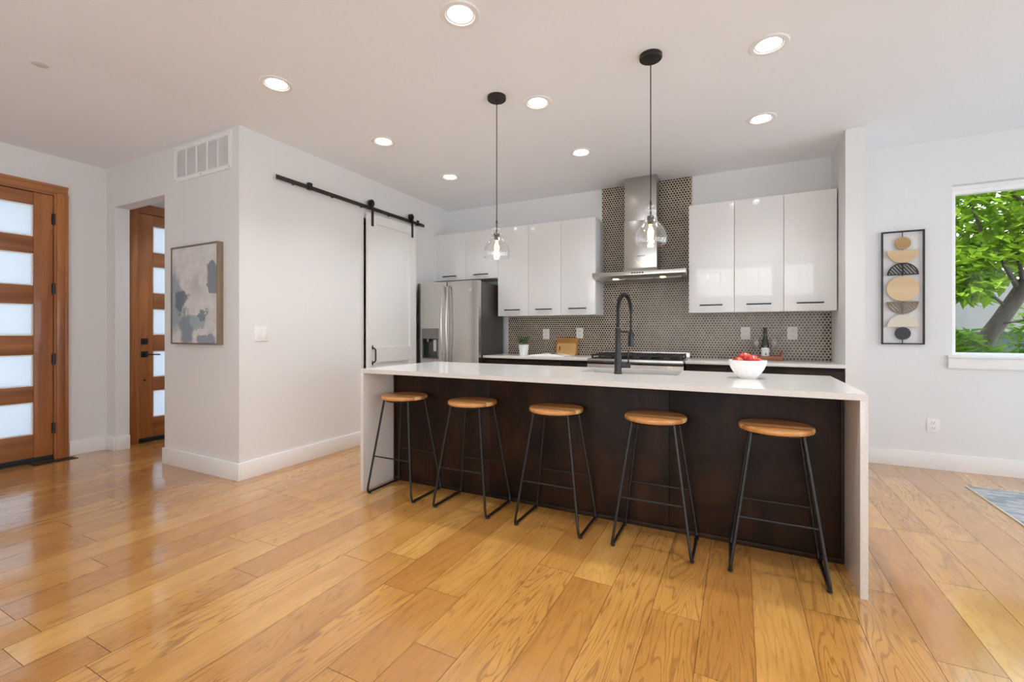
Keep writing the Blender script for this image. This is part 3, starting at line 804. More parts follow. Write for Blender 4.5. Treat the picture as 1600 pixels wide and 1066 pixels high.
MB().tube([(gx0 + .07, 4.44, .69), (gx0 + .07, 4.395, .69), (gx1 - .07, 4.395, .69), (gx1 - .07, 4.44, .69)], .012, 10).build('oven_handle', 'steel', dr)
MB().box(gx0 + .16, gx1 - .16, 4.436, 4.442, .33, .60, .003).build('oven_window', 'dark_glass', dr)
MB().box(gx0, gx1, 5.065, 5.15, .880, .985, .006).build('backguard', 'steel', g)
for i in range(3):
    a = gx0 + .030 + i * .288; c = a + .284
    gr = MB()
    gr.plate('z', .958, .970, (a, c), (4.500, 5.045), [(a + .014, (a + c) / 2 - .007, 4.514, 4.766), ((a + c) / 2 + .007, c - .014, 4.514, 4.766), (a + .014, (a + c) / 2 - .007, 4.780, 5.031), ((a + c) / 2 + .007, c - .014, 4.780, 5.031)])
    for yy in (4.64, 4.905):
        gr.box(a + .01, c - .01, yy - .006, yy + .006, .960, .972)
        for xx in (a + .07, c - .07): gr.prism([(xx - .03, .958), (xx + .03, .958), (xx + .018, .974), (xx - .018, .974)], 'y', yy - .05, yy + .05)
    for xx in (a + .008, c - .008):
        for yy in (4.506, 4.773, 5.039): gr.box(xx - .008, xx + .008, yy - .007, yy + .007, .931, .974)
    gr.build('grate', 'iron', g)
    for yy in (4.64, 4.905):
        MB().lathe([(0, .950), (.036, .950), (.042, .944), (.050, .934), (.050, .9305), (0, .9305)], ((a + c) / 2, yy, 0), 24).build('burner', 'iron', g)
MB().box(gx0 + .02, gx1 - .02, 4.485, 5.058, .9295, .9325, .001).build('burner_pan', 'black', g)

# ------------------------------------------------------------------ range hood
h = thing('range_hood', (-.93, YB, 1.78), 'stainless chimney range hood on the penny tile', 'range hood')
cx0, cx1 = -1.112, -.770
MB().box(cx0 + .004, cx1 - .004, 4.906, YB - .009, 2.395, CE - .001, .002).build('upper_chimney', 'steel_v', h)
MB().box(cx0, cx1, 4.900, YB - .009, 1.882, 2.394, .002).build('lower_chimney', 'steel_v', h)
MB().prism([(4.860, 1.826), (YB - .009, 1.826), (YB - .009, 1.881), (4.896, 1.881)], 'x', cx0 - .006, cx1 + .006).build('collar', 'steel_v', h)
hx0, hx1 = -1.397, -.462
MB().prism([(4.660, 1.782), (4.660, 1.822), (4.668, 1.8255), (YB - .009, 1.8255), (YB - .009, 1.7605), (4.72, 1.7605)], 'x', hx0, hx1, .0015).build('canopy', 'steel', h)
for i in range(3):
    a = hx0 + .05 + i * .28; MB().box(a, a + .272, 4.80, 5.08, 1.7535, 1.7600, .002).build('filter', mk_steel('filter_mesh_%d' % i, (.45, .44, .42), 'x', .35), h)
for x in (-1.17, -.69):
    MB().cyl((x, 4.762, 1.7605), (x, 4.762, 1.7545), .026, 24).build('hood_lamp', 'hood_lamp', h)
mb = MB()
for i in range(5): mb.box(-.985 + i * .026, -.967 + i * .026, 4.6565, 4.6605, 1.796, 1.808, .001)
mb.build('button_strip', 'charcoal', h)
MB().tube([(-.972 + .008 * math.cos(k * math.pi / 8), 4.8995, 2.010 + .008 * math.sin(k * math.pi / 8)) for k in range(16)], .0012, 6, True).build('emblem', 'charcoal', h)
def text_mesh(body, size, loc, rot, m, parent, name):
    cu = bpy.data.curves.new(name, 'FONT'); cu.body = body; cu.size = size; cu.extrude = .0004; cu.align_x = 'LEFT'; cu.align_y = 'CENTER'
    o = bpy.data.objects.new(name, cu); C.objects.link(o); o.location = loc; o.rotation_euler = rot
    dg = bpy.context.evaluated_depsgraph_get(); me = bpy.data.meshes.new_from_object(o.evaluated_get(dg))
    me.transform(Matrix.LocRotScale(Vector(loc), o.rotation_euler, None)); bpy.data.objects.remove(o); bpy.data.curves.remove(cu)
    off = Vector((0, 0, 0)); q = parent
    while q is not None: off += q.location; q = q.parent
    me.transform(Matrix.Translation(-off)); me.materials.clear(); me.materials.append(M[m])
    o = bpy.data.objects.new(name, me); C.objects.link(o); o.parent = parent; return o
text_mesh('BOSCH', .021, (-.958, 4.8995, 2.010), (R(90), 0, 0), 'charcoal', h, 'lettering')

# ------------------------------------------------------------------ island
ix0, ix1, iy0, iy1, iz = -2.547, .516, 2.507, 3.447, .921
isl = thing('island_countertop', (-1.0155, 2.977, 0), 'pale quartz island countertop with waterfall ends', 'countertop')
SK = (-1.000, -.350, 3.045, 3.415)
MB().plate('z', iz - .030, iz, (ix0, ix1), (iy0, iy1), [SK]).build('top_slab', 'quartz', isl)
MB().box(ix0, ix0 + .030, iy0, iy1, 0, iz - .0305, .0015).build('waterfall_panel', 'quartz', isl)
MB().box(ix1 - .030, ix1, iy0, iy1, 0, iz - .0305, .0015).build('waterfall_panel', 'quartz', isl)
cab = thing('island_cabinet', (-1.0155, 3.15, 0), 'dark stained wood island cabinet behind the stools', 'cabinet')
a, c = ix0 + .031, ix1 - .031
MB().plate('z', .10, .8895, (a, c), (2.868, 3.425), [(SK[0] - .04, SK[1] + .04, SK[2] - .03, 3.4244)]).box(a, c, 2.90, 3.36, 0, .10).build('body', 'gap', cab)
for p0, p1 in ((a, -1.622), (-1.620, -.378), (-.376, c)):
    MB().box(p0, p1, 2.848, 2.867, .0, .8895, .001).build('back_panel', 'espresso', cab)
MB().box(a, c, 2.836, 2.847, .0, .028, .003).build('base_moulding', 'espresso', cab)
MB().box(c - .014, c, 2.838, 2.847, .03, .8895, .001).box(a, a + .014, 2.838, 2.847, .03, .8895, .001).build('end_moulding', 'espresso', cab)
for i in range(5):
    w_ = (c - a) / 5
    MB().box(a + i * w_ + .002, a + (i + 1) * w_ - .002, 3.4255, 3.444, .105, .88, .0015).build('door', 'espresso', cab)
sk = thing('undermount_sink', (-.675, 3.23, .70), 'stainless undermount sink set in the island behind the faucet', 'sink')
bmx = MB()
bmx.box(SK[0] - .010, SK[1] + .010, SK[2] - .010, SK[3] + .008, .690, .698)
bmx.plate('z', .698, iz - .0305, (SK[0] - .010, SK[1] + .010), (SK[2] - .010, SK[3] + .008), [(SK[0] - .002, SK[1] + .002, SK[2] - .002, SK[3] + .002)])
bmx.build('basin', 'sinksteel', sk)
MB().lathe([(0, .7005), (.040, .7005), (.045, .6985), (.0, .6985)], (-.675, 3.25, 0), 24).build('drain', 'chrome', sk)

fa = thing('faucet', (-.718, 2.985, iz), 'tall black spring pull-down faucet on the island', 'faucet')
bx, by = -.718, 2.985
MB().lathe([(0, 0), (.027, 0), (.027, .010), (.024, .014), (.023, .115), (.021, .13), (.018, .16), (.017, .285), (.019, .29), (.019, .305), (.015, .31), (0, .31)], (bx, by, iz), 24).build('body', 'black', fa)
ex, ey = -.678, 3.195
arc = []
for k in range(25):
    tt = k / 24; ang = math.pi * (1 - tt)
    u = .5 + .5 * math.cos(ang)
    arc.append((bx + (ex - bx) * u, by + (ey - by) * u, 1.335 + .120 * math.sin(ang)))
path = [(bx, by, 1.22), (bx, by, 1.28)] + arc + [(ex, ey, 1.29), (ex, ey, 1.22)]
ho = MB().tube(path, .0075, 10).build('hose', 'rubber', fa)
dense = []
for p0, p1 in zip(path[:-3], path[1:-2]):
    for q in range(8): dense.append(Vector(p0).lerp(Vector(p1), q / 8))
lens = [0]
for p0, p1 in zip(dense[:-1], dense[1:]): lens.append(lens[-1] + (p1 - p0).length)
def at(s_):
    for i in range(len(lens) - 1):
        if lens[i + 1] >= s_:
            tt = (s_ - lens[i]) / max(1e-9, lens[i + 1] - lens[i]); return dense[i].lerp(dense[i + 1], tt), (dense[i + 1] - dense[i]).normalized()
    return dense[-1], (dense[-1] - dense[-2]).normalized()
coil = []
side = Vector((-(ey - by), ex - bx, 0)).normalized()
turns = int(lens[-1] / .0085)
for k in range(turns * 8):
    s_ = lens[-1] * k / (turns * 8); q, tg = at(s_); n2 = tg.cross(side); ang = 2 * math.pi * k / 8
    coil.append(q + (side * math.cos(ang) + n2 * math.sin(ang)) * .0125)
MB().tube(coil, .0024, 5).build('spring', 'black', fa)
MB().lathe([(0, 0), (.012, 0), (.019, .010), (.018, .085), (.014, .115), (.010, .125), (0, .125)], (ex, ey, 1.095), 20).box(ex + .010, ex + .022, ey - .006, ey + .006, 1.15, 1.19, .002).build('spray_head', 'black', fa)
MB().tube([(bx, by, 1.205), (ex, ey, 1.195)], .0055, 8).tube([(ex + .021 * math.cos(k * math.pi / 8), ey + .021 * math.sin(k * math.pi / 8), 1.195) for k in range(16)], .004, 6, True).build('docking_arm', 'black', fa)
MB().cyl((bx, by, iz + .055), (bx + .080, by + .012, iz + .055), .015, 18).tube([(bx + .066, by + .01, iz + .06), (bx + .068, by + .01, iz + .16)], [.0055, .0045], 8).build('lever', 'black', fa)

# ------------------------------------------------------------------ bar stools
def make_stool():
    s = thing('bar_stool', (0, 0, 0), '', 'stool', 'bar stools along the island')
    MB().lathe([(0, .700), (.160, .700), (.167, .703), (.170, .709), (.170, .719), (.167, .725), (.161, .728), (0, .728)], (0, 0, 0), 48).build('seat', 'seat_wood', s)
    MB().tube([(.142 * math.cos(k * math.pi / 20), .142 * math.sin(k * math.pi / 20), .693) for k in range(40)], .0065, 8, True).build('seat_ring', 'black', s)
    for sx in (-1, 1):
        x = sx * .207; xt = sx * .112
        for sy in (-1, 1):
            yb, yt = sy * .176, sy * .096
            lean = Vector((xt - x, yt - yb, .69)).normalized()
            foot = Vector((x, yb, .012))
            pts = [Vector((xt, yt, .695)), foot + lean * .05, foot + lean * .022 + Vector((0, -sy * .004, 0)), Vector((x, yb - sy * .012, .0125)), Vector((x, yb - sy * .03, .012))]
            MB().tube(pts, .0078, 10).build('leg', 'black', s)
            MB().lathe([(0, .0), (.011, .0), (.011, .008), (.009, .012), (0, .012)], (x, yb - sy * .030, 0), 14).build('foot_pad', 'rubber', s)
        MB().cyl((x, -.148, .012), (x, .148, .012), .0078, 10).build('floor_runner', 'black', s)
    for sy in (-1, 1):
        k = (.28 - .012) / .683; x = .207 + (.112 - .207) * k; y = sy * (.176 + (.096 - .176) * k)
        MB().cyl((-x, y, .28), (x, y, .28), .0055, 8).build('stretcher', 'black', s)
    return s
st0 = make_stool()
SL = ['round wood-topped bar stool nearest the left waterfall end', 'second round wood-topped bar stool from the left waterfall end', 'round wood-topped bar stool in the middle of the five',
      'second round wood-topped bar stool from the right waterfall end', 'round wood-topped bar stool nearest the right waterfall end, largest in view']
for i, x in enumerate((-2.246, -1.648, -1.029, -.425, .167)):
    o = st0 if i == 0 else copy_tree(st0)
    o.location = (x, 2.655, 0); o['label'] = SL[i]

# ------------------------------------------------------------------ outlets
def outlet(x, y, z, label, w=.085, hh=.125):
    o = thing('wall_outlet', (x, y, z), label, 'outlet', 'white wall outlets')
    MB().box(x - w / 2, x + w / 2, y - .006, y, z - hh / 2, z + hh / 2, .002).build('cover_plate', 'plastic', o)
    for dz in (-.024, .024):
        s_ = MB().box(x - .017, x + .017, y - .009, y - .006, z + dz - .015, z + dz + .015, .003).build('socket', 'plastic', o)
        MB().box(x - .009, x - .006, y - .0095, y - .0085, z + dz - .002, z + dz + .008).box(x + .006, x + .009, y - .0095, y - .0085, z + dz - .002, z + dz + .008).cyl((x, y - .0095, z + dz - .008), (x, y - .0085, z + dz - .008), .003, 8).build('slots', 'slot', s_)
yt_ = YB - .008
outlet(-2.129, yt_, 1.174, 'white outlet on the tile between the plant and the cutting boards')
outlet(-1.697, yt_, 1.183, 'white outlet on the tile at the upper right corner of the cutting boards')
outlet(.060, yt_, 1.185, 'white outlet on the tile left of the wine bottle')
outlet(.466, yt_, 1.187, 'white outlet on the tile right of the wine bottle')
outlet(1.515, YB, .382, 'white outlet low on the wall under the window', .086, .118)

# ------------------------------------------------------------------ wall sculpture
ws_ = thing('wall_sculpture', (1.303, YB, 1.594), 'tall black framed wall decoration of stacked wooden circles and half circles', 'wall decoration')
sx, sy_ = 1.3025, YB - .022
MB().plate('y', YB - .030, YB - .010, (1.152, 1.453), (1.088, 2.100), [(1.164, 1.441, 1.100, 2.088)]).build('frame', 'black', ws_)
MB().box(sx - .003, sx + .003, sy_ + .004, sy_ + .010, 1.10, 2.088).build('center_rod', 'black', ws_)
def ell(cx_, cz, rx, rz, a0=0, a1=360, k=40):
    return [(cx_ + rx * math.cos(R(a0 + (a1 - a0) * i / k)), cz + rz * math.sin(R(a0 + (a1 - a0) * i / k))) for i in range(k + (0 if a1 - a0 == 360 else 1))]
def disc(cz, rx, rz, m, a0=0, a1=360, nm='disc'): return MB().prism(ell(sx, cz, rx, rz, a0, a1), 'y', sy_ - .008, sy_ + .004).build(nm, m, ws_)
disc(1.990, .056, .056, 'gold_disc')
disc(1.925, .112, .110, 'oak_disc', 180, 360, 'half_disc')
disc(1.585, .114, .111, 'oak_disc')
disc(1.243, .110, .110, 'cream', 0, 180, 'half_disc')
disc(1.186, .055, .057, 'charcoal')
def slatted(cz, m, up):
    mb = MB(); ro, ri = .110, .098
    a0 = 0 if up else 180
    outer = ell(sx, cz, ro, ro, a0, a0 + 180); inner = ell(sx, cz + (.007 if up else -.007), ri, ri - .005, a0, a0 + 180)
    mb.prism(outer + inner[::-1], 'y', sy_ - .008, sy_ + .004)
    z0_, z1_ = (cz, cz + .009) if up else (cz - .009, cz)
    mb.box(sx - ro, sx + ro, sy_ - .0085, sy_ + .0045, z0_, z1_)
    s_ = 1 if up else -1
    mb.box(sx - .004, sx + .004, sy_ - .0085, sy_ + .0045, min(cz, cz + s_ * .105), max(cz, cz + s_ * .105))
    for i in range(-5, 6):
        b0 = i * .026
        pts = []
        for tt in range(0, 60):
            x = b0 - .05 + tt * .0025; z = .11 - tt * .0033
            z2 = z - .0 if up else -.11 + (.11 - z) - .0
            zz = z if up else z - .11
            if (x * x + zz * zz) < .103 ** 2 and (zz > .003 if up else zz < -.003): pts.append((sx + x, cz + zz))
        if len(pts) > 3:
            (xa, za), (xb, zb) = pts[0], pts[-1]
            mb.prism([(xa - .0045, za), (xa + .0045, za), (xb + .0045, zb), (xb - .0045, zb)], 'y', sy_ - .007, sy_ + .003)
    mb.build('slatted_half_disc', m, ws_)
slatted(1.706, 'black', True)
slatted(1.470, 'brown_band', False)

# ------------------------------------------------------------------ things on the back counter
ZC = .9262
pp = thing('potted_plant', (-2.245, 4.75, ZC), 'small green plant in a white pot on the counter by the refrigerator', 'plant')
qx, qy = -2.245, 4.75
MB().lathe([(0, 0), (.046, 0), (.048, .004), (.062, .118), (.063, .124), (.058, .124), (.056, .112), (0, .112)], (qx, qy, ZC), 28).build('pot', 'porcelain', pp)
MB().lathe([(0, .1125), (.0555, .1125), (.03, .118), (0, .12)], (qx, qy, ZC), 20).build('soil', 'soil', pp)
rng = random.Random(5); fb = bmesh.new()
for i in range(150):
    a = rng.uniform(0, 2 * math.pi); el = rng.uniform(.1, 1.5); rr = rng.uniform(.03, .092)
    c0 = Vector((qx + rr * math.cos(a) * math.cos(el * .6), qy + rr * math.sin(a) * math.cos(el * .6), ZC + .128 + rr * .95 * math.sin(el)))
    d = Vector((math.cos(a + rng.uniform(-.5, .5)), math.sin(a), rng.uniform(.1, .9))).normalized(); sd = d.cross(Vector((0, 0, 1))).normalized()
    L = rng.uniform(.022, .036); W = L * .36
    vs_ = [fb.verts.new(c0 + o_) for o_ in (Vector((0, 0, 0)), d * L * .5 + sd * W + Vector((0, 0, .003)), d * L, d * L * .5 - sd * W + Vector((0, 0, .003)))]
    fb.faces.new(vs_)
x_ = MB()._add(fb)
for i in range(14):
    a = i * .9; x_.tube([(qx + .012 * math.cos(a), qy + .012 * math.sin(a), ZC + .115), (qx + .05 * math.cos(a), qy + .05 * math.sin(a), ZC + .175)], .0015, 5)
x_.build('foliage', 'leaf', pp)

bk = thing('open_book', (-1.92, 4.74, ZC), 'open magazine lying on the left counter in front of the boards', 'book')
mbp = [[], []]
def page_curve(sgn):
    pts = []
    for i in range(13):
        u = i / 12; pts.append((sgn * (.003 + .205 * u), .006 + .026 * math.sin(min(1, u * 2.2) * math.pi * .5) * (1 - u) ** .8 + .002))
    return pts
for sgn in (-1, 1):
    cv = page_curve(sgn)
    poly = [(-1.92 + x, ZC + z) for x, z in cv] + [(-1.92 + x, ZC + .001) for x, z in cv[::-1]]
    pg = MB().prism(poly, 'y', 4.62, 4.88).build('page_block', 'paper', bk)
    mb = MB()
    for k in range(10):
        yy = 4.65 + k * .02
        pl = [(-1.92 + x, ZC + z + .0006) for x, z in cv[4:11]]
        mb.prism(pl + [(x, z - .0002) for x, z in pl[::-1]], 'y', yy, yy + .006)
    mb.build('text_lines', 'print', pg)

def board(name, x0, x1, z1, ythick, ybase, label, m, slot, lean):
    b = thing(name, ((x0 + x1) / 2, ybase, ZC), label, 'cutting board', 'cutting boards leaning on the tile')
    hh = z1 - ZC; r_ = .02; poly = []
    for (cx_, cz, a0) in ((x1 - r_, ZC + hh - r_, 0), (x0 + r_, ZC + hh - r_, 90), (x0 + r_, ZC + r_, 180), (x1 - r_, ZC + r_, 270)):
        poly += [(cx_ + r_ * math.cos(R(a0 + 15 * k)), cz + r_ * math.sin(R(a0 + 15 * k))) for k in range(7)]
    if slot:                                     # grip hole cut right through the board
        r2 = .008; sl = []
        for cz, a0 in ((ZC + hh * .68, 0), (ZC + hh * .38, 180)): sl += [(x0 + .034 + r2 * math.cos(R(a0 + 20 * k)), cz + r2 * math.sin(R(a0 + 20 * k))) for k in range(10)]
        k0 = max(range(len(sl)), key=lambda k: sl[k][1] - sl[k][0]); hole = (sl[k0:] + sl[:k0])[::-1]; hole = hole[-1:] + hole[:-1]
        q0 = 13; outer = poly[q0:] + poly[:q0]
        poly = outer + [(outer[0][0] + .0001, outer[0][1])] + hole + [(hole[0][0], hole[0][1] + .0001)]
        mb = MB().prism(poly, 'y', ybase, ybase + ythick)
    else: mb = MB().prism(poly, 'y', ybase, ybase + ythick, .003)
    for v_ in mb.bm.verts: v_.co.y += (v_.co.z - ZC) * lean
    mb.build('board', m, b)
    return b
board('cutting_board', -1.985, -1.708, 1.127, .016, 5.092, 'larger bamboo cutting board leaning on the tile, behind the small one', 'bamboo_dark', False, .24)
board('cutting_board', -1.955, -1.716, 1.066, .014, 5.058, 'smaller bamboo cutting board with a grip slot, in front of the larger one', 'bamboo', True, .22)

# wine tray
ty0, ty1, tx0, tx1 = 4.90, 5.07, .010, .360
tr = thing('wooden_tray', ((tx0 + tx1) / 2, 4.985, ZC), 'reddish wooden tray with raised ends holding bottle and glasses', 'tray')
MB().box(tx0, tx1, ty0, ty1, ZC, ZC + .012, .002).build('tray_base', 'tray_wood', tr)
MB().box(tx0 + .004, tx1 - .004, ty0, ty0 + .010, ZC + .012, ZC + .044, .002).box(tx0 + .004, tx1 - .004, ty1 - .010, ty1, ZC + .012, ZC + .044, .002).build('tray_side', 'tray_wood', tr)
for xx, sg in ((tx0, -1), (tx1, 1)):
    MB().prism([(xx - sg * .012, ZC + .012), (xx, ZC + .012), (xx + sg * .006, ZC + .06), (xx + sg * .016, ZC + .088), (xx + sg * .006, ZC + .092), (xx - sg * .006, ZC + .06)], 'y', ty0 + .002, ty1 - .002, .001).build('tray_handle', 'tray_wood', tr)
wx, wy, wz = .227, 4.985, ZC + .0122
bt = thing('wine_bottle', (wx, wy, wz), 'dark wine bottle with white label on the wooden tray', 'bottle')
MB().lathe([(0, 0), (.032, 0), (.0355, .004), (.0355, .115), (.034, .135), (.026, .175), (.017, .215), (.0145, .235), (.014, .290), (.0155, .291), (.0155, .302), (.012, .304), (0, .304)], (wx, wy, wz), 28).build('glass', 'bottle', bt)
MB().lathe([(.0152, .245), (.0150, .289), (.0162, .291), (.0162, .303), (0, .305)], (wx, wy, wz), 28).build('capsule', 'foil', bt)
def arc_label(r_, a0, a1, z0, z1, k=14):
    b = bmesh.new(); v0, v1 = [], []
    for i in range(k + 1):
        a = R(a0 + (a1 - a0) * i / k); v0.append(b.verts.new((wx + r_ * math.cos(a), wy + r_ * math.sin(a), wz + z0))); v1.append(b.verts.new((wx + r_ * math.cos(a), wy + r_ * math.sin(a), wz + z1)))
    for i in range(k): b.faces.new((v0[i], v0[i + 1], v1[i + 1], v1[i]))
    return b
lb = MB()._add(arc_label(.0360, 195, 345, .012, .108)).build('label', 'paper', bt)
MB()._add(arc_label(.0363, 262, 288, .040, .050)).build('ship_hull', 'navy', lb)
MB()._add(arc_label(.0363, 270, 282, .052, .062))._add(arc_label(.0363, 273, 279, .062, .070)).build('ship_sail', 'navy', lb)
MB()._add(arc_label(.0363, 250, 300, .090, .094))._add(arc_label(.0363, 258, 292, .082, .085)).build('label_lines', 'greyink', lb)
def wine_glass(x, y, label):
    o = thing('wine_glass', (x, y, wz), label, 'glass', 'wine glasses on the tray')
    prof = [(0, 0), (.033, 0), (.033, .0015), (.010, .004), (.004, .010), (.0035, .085), (.008, .092), (.026, .108), (.037, .135), (.037, .160), (.031, .200), (.0298, .200), (.0358, .160), (.0358, .136), (.025, .110), (.007, .0945), (0, .0935)]
    MB().lathe(prof, (x, y, wz), 32).build('bowl_and_stem', 'wine_glass', o, 60)
wine_glass(.150, 4.985, 'empty stemmed wine glass left of the wine bottle')
wine_glass(.302, 4.985, 'empty stemmed wine glass right of the wine bottle')

# ------------------------------------------------------------------ fruit bowl on the island
bwx, bwy = .046, 3.055
fb_ = thing('fruit_bowl', (bwx, bwy, iz), 'white faceted bowl of red fruit on the island', 'bowl')
b = bmesh.new(); rows, segs = 12, 36
prof = [(.050 + (.104 - .050) * (1 - (1 - i / rows) ** 1.7), .004 + .106 * i / rows) for i in range(rows + 1)]
grid = []
for i, (r_, z) in enumerate(prof):
    grid.append([b.verts.new((bwx + (r_ + (.0016 if (i + j) % 2 and 0 < i < rows else 0)) * math.cos(2 * math.pi * (j + .5 * (i % 2)) / segs), bwy + (r_ + (.0016 if (i + j) % 2 and 0 < i < rows else 0)) * math.sin(2 * math.pi * (j + .5 * (i % 2)) / segs), iz + z)) for j in range(segs)])
for i in range(rows):
    for j in range(segs):
        j2 = (j + 1) % segs
        if i % 2 == 0: b.faces.new((grid[i][j], grid[i][j2], grid[i + 1][j])); b.faces.new((grid[i][j2], grid[i + 1][j2], grid[i + 1][j]))
        else: b.faces.new((grid[i][j], grid[i][j2], grid[i + 1][j2])); b.faces.new((grid[i][j], grid[i + 1][j2], grid[i + 1][j]))
inner = []
for r_, z in prof[::-1]:
    inner.append([b.verts.new((bwx + (r_ - .005) * math.cos(2 * math.pi * j / segs), bwy + (r_ - .005) * math.sin(2 * math.pi * j / segs), iz + max(z, .010))) for j in range(segs)])
for i in range(len(inner) - 1):
    for j in range(segs):
        j2 = (j + 1) % segs; b.faces.new((inner[i][j], inner[i][j2], inner[i + 1][j2], inner[i + 1][j]))
for j in range(segs): b.faces.new((grid[rows][j], grid[rows][(j + 1) % segs], inner[0][(j + 1) % segs], inner[0][j]))
b.faces.new(inner[-1]); b.faces.new(grid[0][::-1])
bmesh.ops.recalc_face_normals(b, faces=b.faces[:])
bo = MB()._add(b); bo.lathe([(0, 0), (.047, 0), (.049, .0045), (0, .0045)], (bwx, bwy, iz + .0002), 32)
bo.build('bowl', 'porcelain', fb_, 12)
def apple(x, y, z, r_, tilt, label):
    o = thing('apple', (x, y, z), label, 'fruit', 'red fruit in the white bowl')
    prof = []
    for i in range(17):
        a = -math.pi / 2 + math.pi * i / 16; rr = r_ * math.cos(a) * (1 + .10 * math.sin(a)); zz = r_ * .92 * math.sin(a) - (.22 * r_ * max(0, math.sin(a)) ** 6 if rr < r_ * .4 else 0)
        prof.append((max(rr, 0) if 0 < i < 16 else 0, zz))
    mb = MB().lathe(prof, (0, 0, 0), 28); rot = Matrix.Rotation(R(tilt[0]), 3, 'X') @ Matrix.Rotation(R(tilt[1]), 3, 'Y')
    for v_ in mb.bm.verts: v_.co = rot @ v_.co + Vector((x, y, z))
    mb.build('skin', 'apple', o, 80)
    top = rot @ Vector((0, 0, r_ * .70)); tip = rot @ Vector((.004, 0, r_ * 1.08))
    MB().tube([Vector((x, y, z)) + top, Vector((x, y, z)) + tip], .0016, 6).build('stem', 'soil', o)
apple(bwx - .052, bwy - .018, iz + .092, .036, (20, -30), 'red apple at the left of the bowl')
apple(bwx - .012, bwy + .040, iz + .114, .040, (-25, 10), 'red and yellow apple topmost at the back of the bowl')
apple(bwx + .035, bwy - .012, iz + .100, .041, (15, 35), 'deep red apple at the right of the bowl')

# ------------------------------------------------------------------ rug, ceiling plate
rg = thing('area_rug', (2.6, 3.4, 0), 'distressed blue grey area rug with pale edge at the right', 'rug')
MB().box(1.578, 3.75, 2.05, 4.688, .0005, .009, .002).build('pile', 'rug', rg)
MB().plate('z', .0004, .0075, (1.566, 3.762), (2.038, 4.700), [(1.5785, 3.7495, 2.0505, 4.6875)]).build('binding', 'cream', rg)
rg = thing('area_rug', (-.8, -1.9, 0), 'large pale unseen rug added behind the viewer to bounce light', 'rug')  # unseen rug, added to bounce neutral light onto the ceiling
MB().box(-4.3, 3.0, -3.2, -.55, .0005, .012, .003).build('pile', simple('pale_bounce_pile', (.80, .80, .80), .95, var=.05, nscale=40, bump=.4), rg)
tag(MB().lathe([(0, 0), (.042, 0), (.042, -.003), (.038, -.005), (0, -.005)], (-3.876, 1.169, CE), 32).build('sprinkler_cover', simple('plate_paint', (.66, .65, .64), .6)), 'small flat round cover plate on the ceiling at upper left', 'cover plate')

# ------------------------------------------------------------------ outdoors
struct(MB().box(XR + .15, 18, -12, 14, -.25, -.12), 'floor_patio', 'concrete', 'pale patio outside the right windows', 'ground')
struct(MB().box(-16, XE - .15, -12, 14, -.25, -.12), 'floor_porch', 'concrete', 'pale paving outside the front doors', 'ground')
struct(MB().box(XE - .15, XR + .15, YB + .15, 30, -.25, -.125), 'floor_lawn', 'lawn', 'green lawn behind the house', 'ground')
struct(MB().box(XE - .15, XR + .15, -12, YR - .15, -.25, -.125), 'floor_garden', 'concrete', 'pale paving behind the viewer', 'ground')
struct(MB().box(XR + .15, 18, 14, 30, -.25, -.13), 'floor_yard', 'lawn', 'lawn towards the neighbouring house', 'ground')

def leaf_cloud(mb, centers, n, rng, size):
    b = bmesh.new()
    for i in range(n):
        c0, rad = centers[rng.randrange(len(centers))]
        while True:
            q = Vector((rng.uniform(-1, 1), rng.uniform(-1, 1), rng.uniform(-1, 1)))
            if q.length < 1: break
        pz = Vector(c0) + Vector((q.x * rad[0], q.y * rad[1], q.z * rad[2]))
        d = Vector((rng.uniform(-1, 1), rng.uniform(-1, 1), rng.uniform(-.8, .3))).normalized()
        sd = d.cross(Vector((rng.uniform(-.4, .4), rng.uniform(-.4, .4), 1))).normalized(); L = size * rng.uniform(.6, 1.3); W = L * .27; up = sd.cross(d) * W * .3
        vs_ = [b.verts.new(pz + o_) for o_ in (Vector(), d * L * .35 + sd * W + up, d * L, d * L * .35 - sd * W + up)]
        m_ = b.verts.new(pz + d * L * .4 - up * .5)
        for k in range(4): b.faces.new((vs_[k], vs_[(k + 1) % 4], m_))
    return mb._add(b)
tree = thing('tree', (2.6, 9.0, -.13), 'leaning tree with dark trunk and bright green leaves outside the window', 'tree')
MB().tube([(2.55, 9.0, -.2), (2.85, 9.0, .4), (3.12, 9.0, .9), (3.38, 9.0, 1.37), (3.60, 9.0, 1.80), (3.95, 9.05, 2.5), (4.3, 9.1, 3.6)], [.16, .14, .115, .10, .095, .085, .07], 12).build('trunk', 'bark', tree)
for pts, r_ in (([(3.58, 9, 1.78), (3.35, 8.85, 2.2), (3.10, 8.7, 2.55), (2.9, 8.6, 3.1)], .035), ([(3.45, 9, 1.55), (3.2, 8.8, 1.75), (2.95, 8.6, 1.80), (2.7, 8.5, 1.72)], .022), ([(3.9, 9.05, 2.45), (3.6, 8.8, 2.9), (3.3, 8.6, 3.2)], .035), ([(3.3, 9, 1.3), (3.5, 8.8, 1.35), (3.9, 8.7, 1.45)], .018), ([(3.62, 9, 1.85), (3.5, 8.9, 2.5), (3.45, 8.8, 3.2)], .03)):
    MB().tube(pts, [r_ * (1 - .2 * i) for i in range(len(pts))], 8).build('branch', 'bark', tree)
rng = random.Random(11)
cen = [((3.0, 9.0, 2.9), (.7, .9, .45)), ((3.5, 8.8, 2.55), (.6, .8, .4)), ((2.85, 8.8, 2.2), (.45, .7, .35)), ((3.8, 9.3, 3.1), (.8, .9, .6)), ((3.2, 9.5, 2.3), (.6, .6, .35)), ((2.6, 9.2, 3.3), (.8, .9, .6)), ((4.6, 9.4, 3.0), (.8, .9, .8)), ((3.1, 8.6, 3.5), (1.2, .9, .5)), ((2.9, 8.7, 1.85), (.35, .5, .22))]
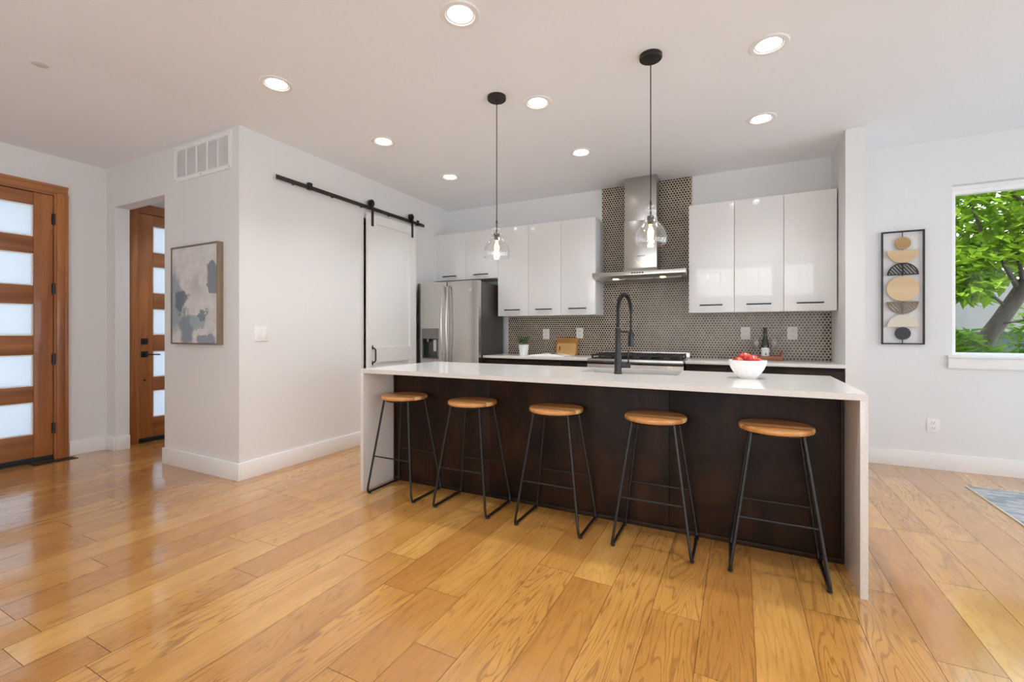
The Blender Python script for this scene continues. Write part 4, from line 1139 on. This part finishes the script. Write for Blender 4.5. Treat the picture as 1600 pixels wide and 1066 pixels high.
leaf_cloud(MB(), cen, 4300, rng, .17).build('foliage', 'foliage', tree)
for k, (x, y, sx_, hh) in enumerate(((2.25, 6.9, .34, .78), (3.3, 7.0, .40, .70), (3.2, 11.6, .8, .9), (5.0, 11.6, .8, 1.1))):
    sb = thing('shrub', (x, y, -.13), ('leafy green shrub left of the leaning trunk', 'leafy green shrub right of the leaning trunk', 'low shrub behind the leaning tree', 'tall shrub at the right edge of the window')[k], 'shrub')
    leaf_cloud(MB(), [((x, y, hh), (sx_, .5, hh * .62)), ((x, y, hh * .4), (sx_ * .9, .5, hh * .5))], 1500, rng, .14).build('foliage', 'shrub', sb)
    mb = MB()
    for i in range(6): mb.tube([(x + .05 * (i - 2.5), y, -.15), (x + .13 * (i - 2.5), y + .05, hh * .8)], .01, 6)
    mb.build('stem', 'bark', sb)
for k, (x, y, s_) in enumerate(((1.2, 20.0, 1.3), (9.6, 20.5, 1.3), (5.4, 23.0, 1.5))):
    tb = thing('tree', (x, y, -.13), ('dark tree far behind, left of the neighbouring house', 'dark tree far behind, right of the neighbouring house', 'dark tree rising behind the neighbouring roof')[k], 'tree')
    MB().tube([(x, y, -.2), (x, y, 3.5 * s_)], [.2, .1], 8).build('trunk', 'bark', tb)
    leaf_cloud(MB(), [((x, y, 3.0 * s_), (2.4 * s_, 1.1, 1.6 * s_)), ((x, y, 1.6 * s_), (2.2 * s_, 1.0, 1.2 * s_))], 2200, rng, .42).build('foliage', 'shrub', tb)
nh = thing('neighbouring_house', (5.0, 15.2, -.13), 'grey green house with pale roof behind the leaning tree', 'house')
mb = MB().box(3.0, 8.0, 14.6, 17, -.2, 1.25)
for i in range(9): mb.box(2.99, 8.01, 14.585, 14.6, -.15 + i * .15, -.14 + i * .15)
mb.build('wall', 'siding', nh)
MB().prism([(2.8, 1.20), (8.2, 1.20), (6.9, 2.35), (4.3, 2.35)], 'y', 14.3, 14.36).prism([(14.36, 1.2), (17.2, 1.2), (15.8, 2.35)], 'x', 2.8, 8.2).build('roof', 'shingle', nh)
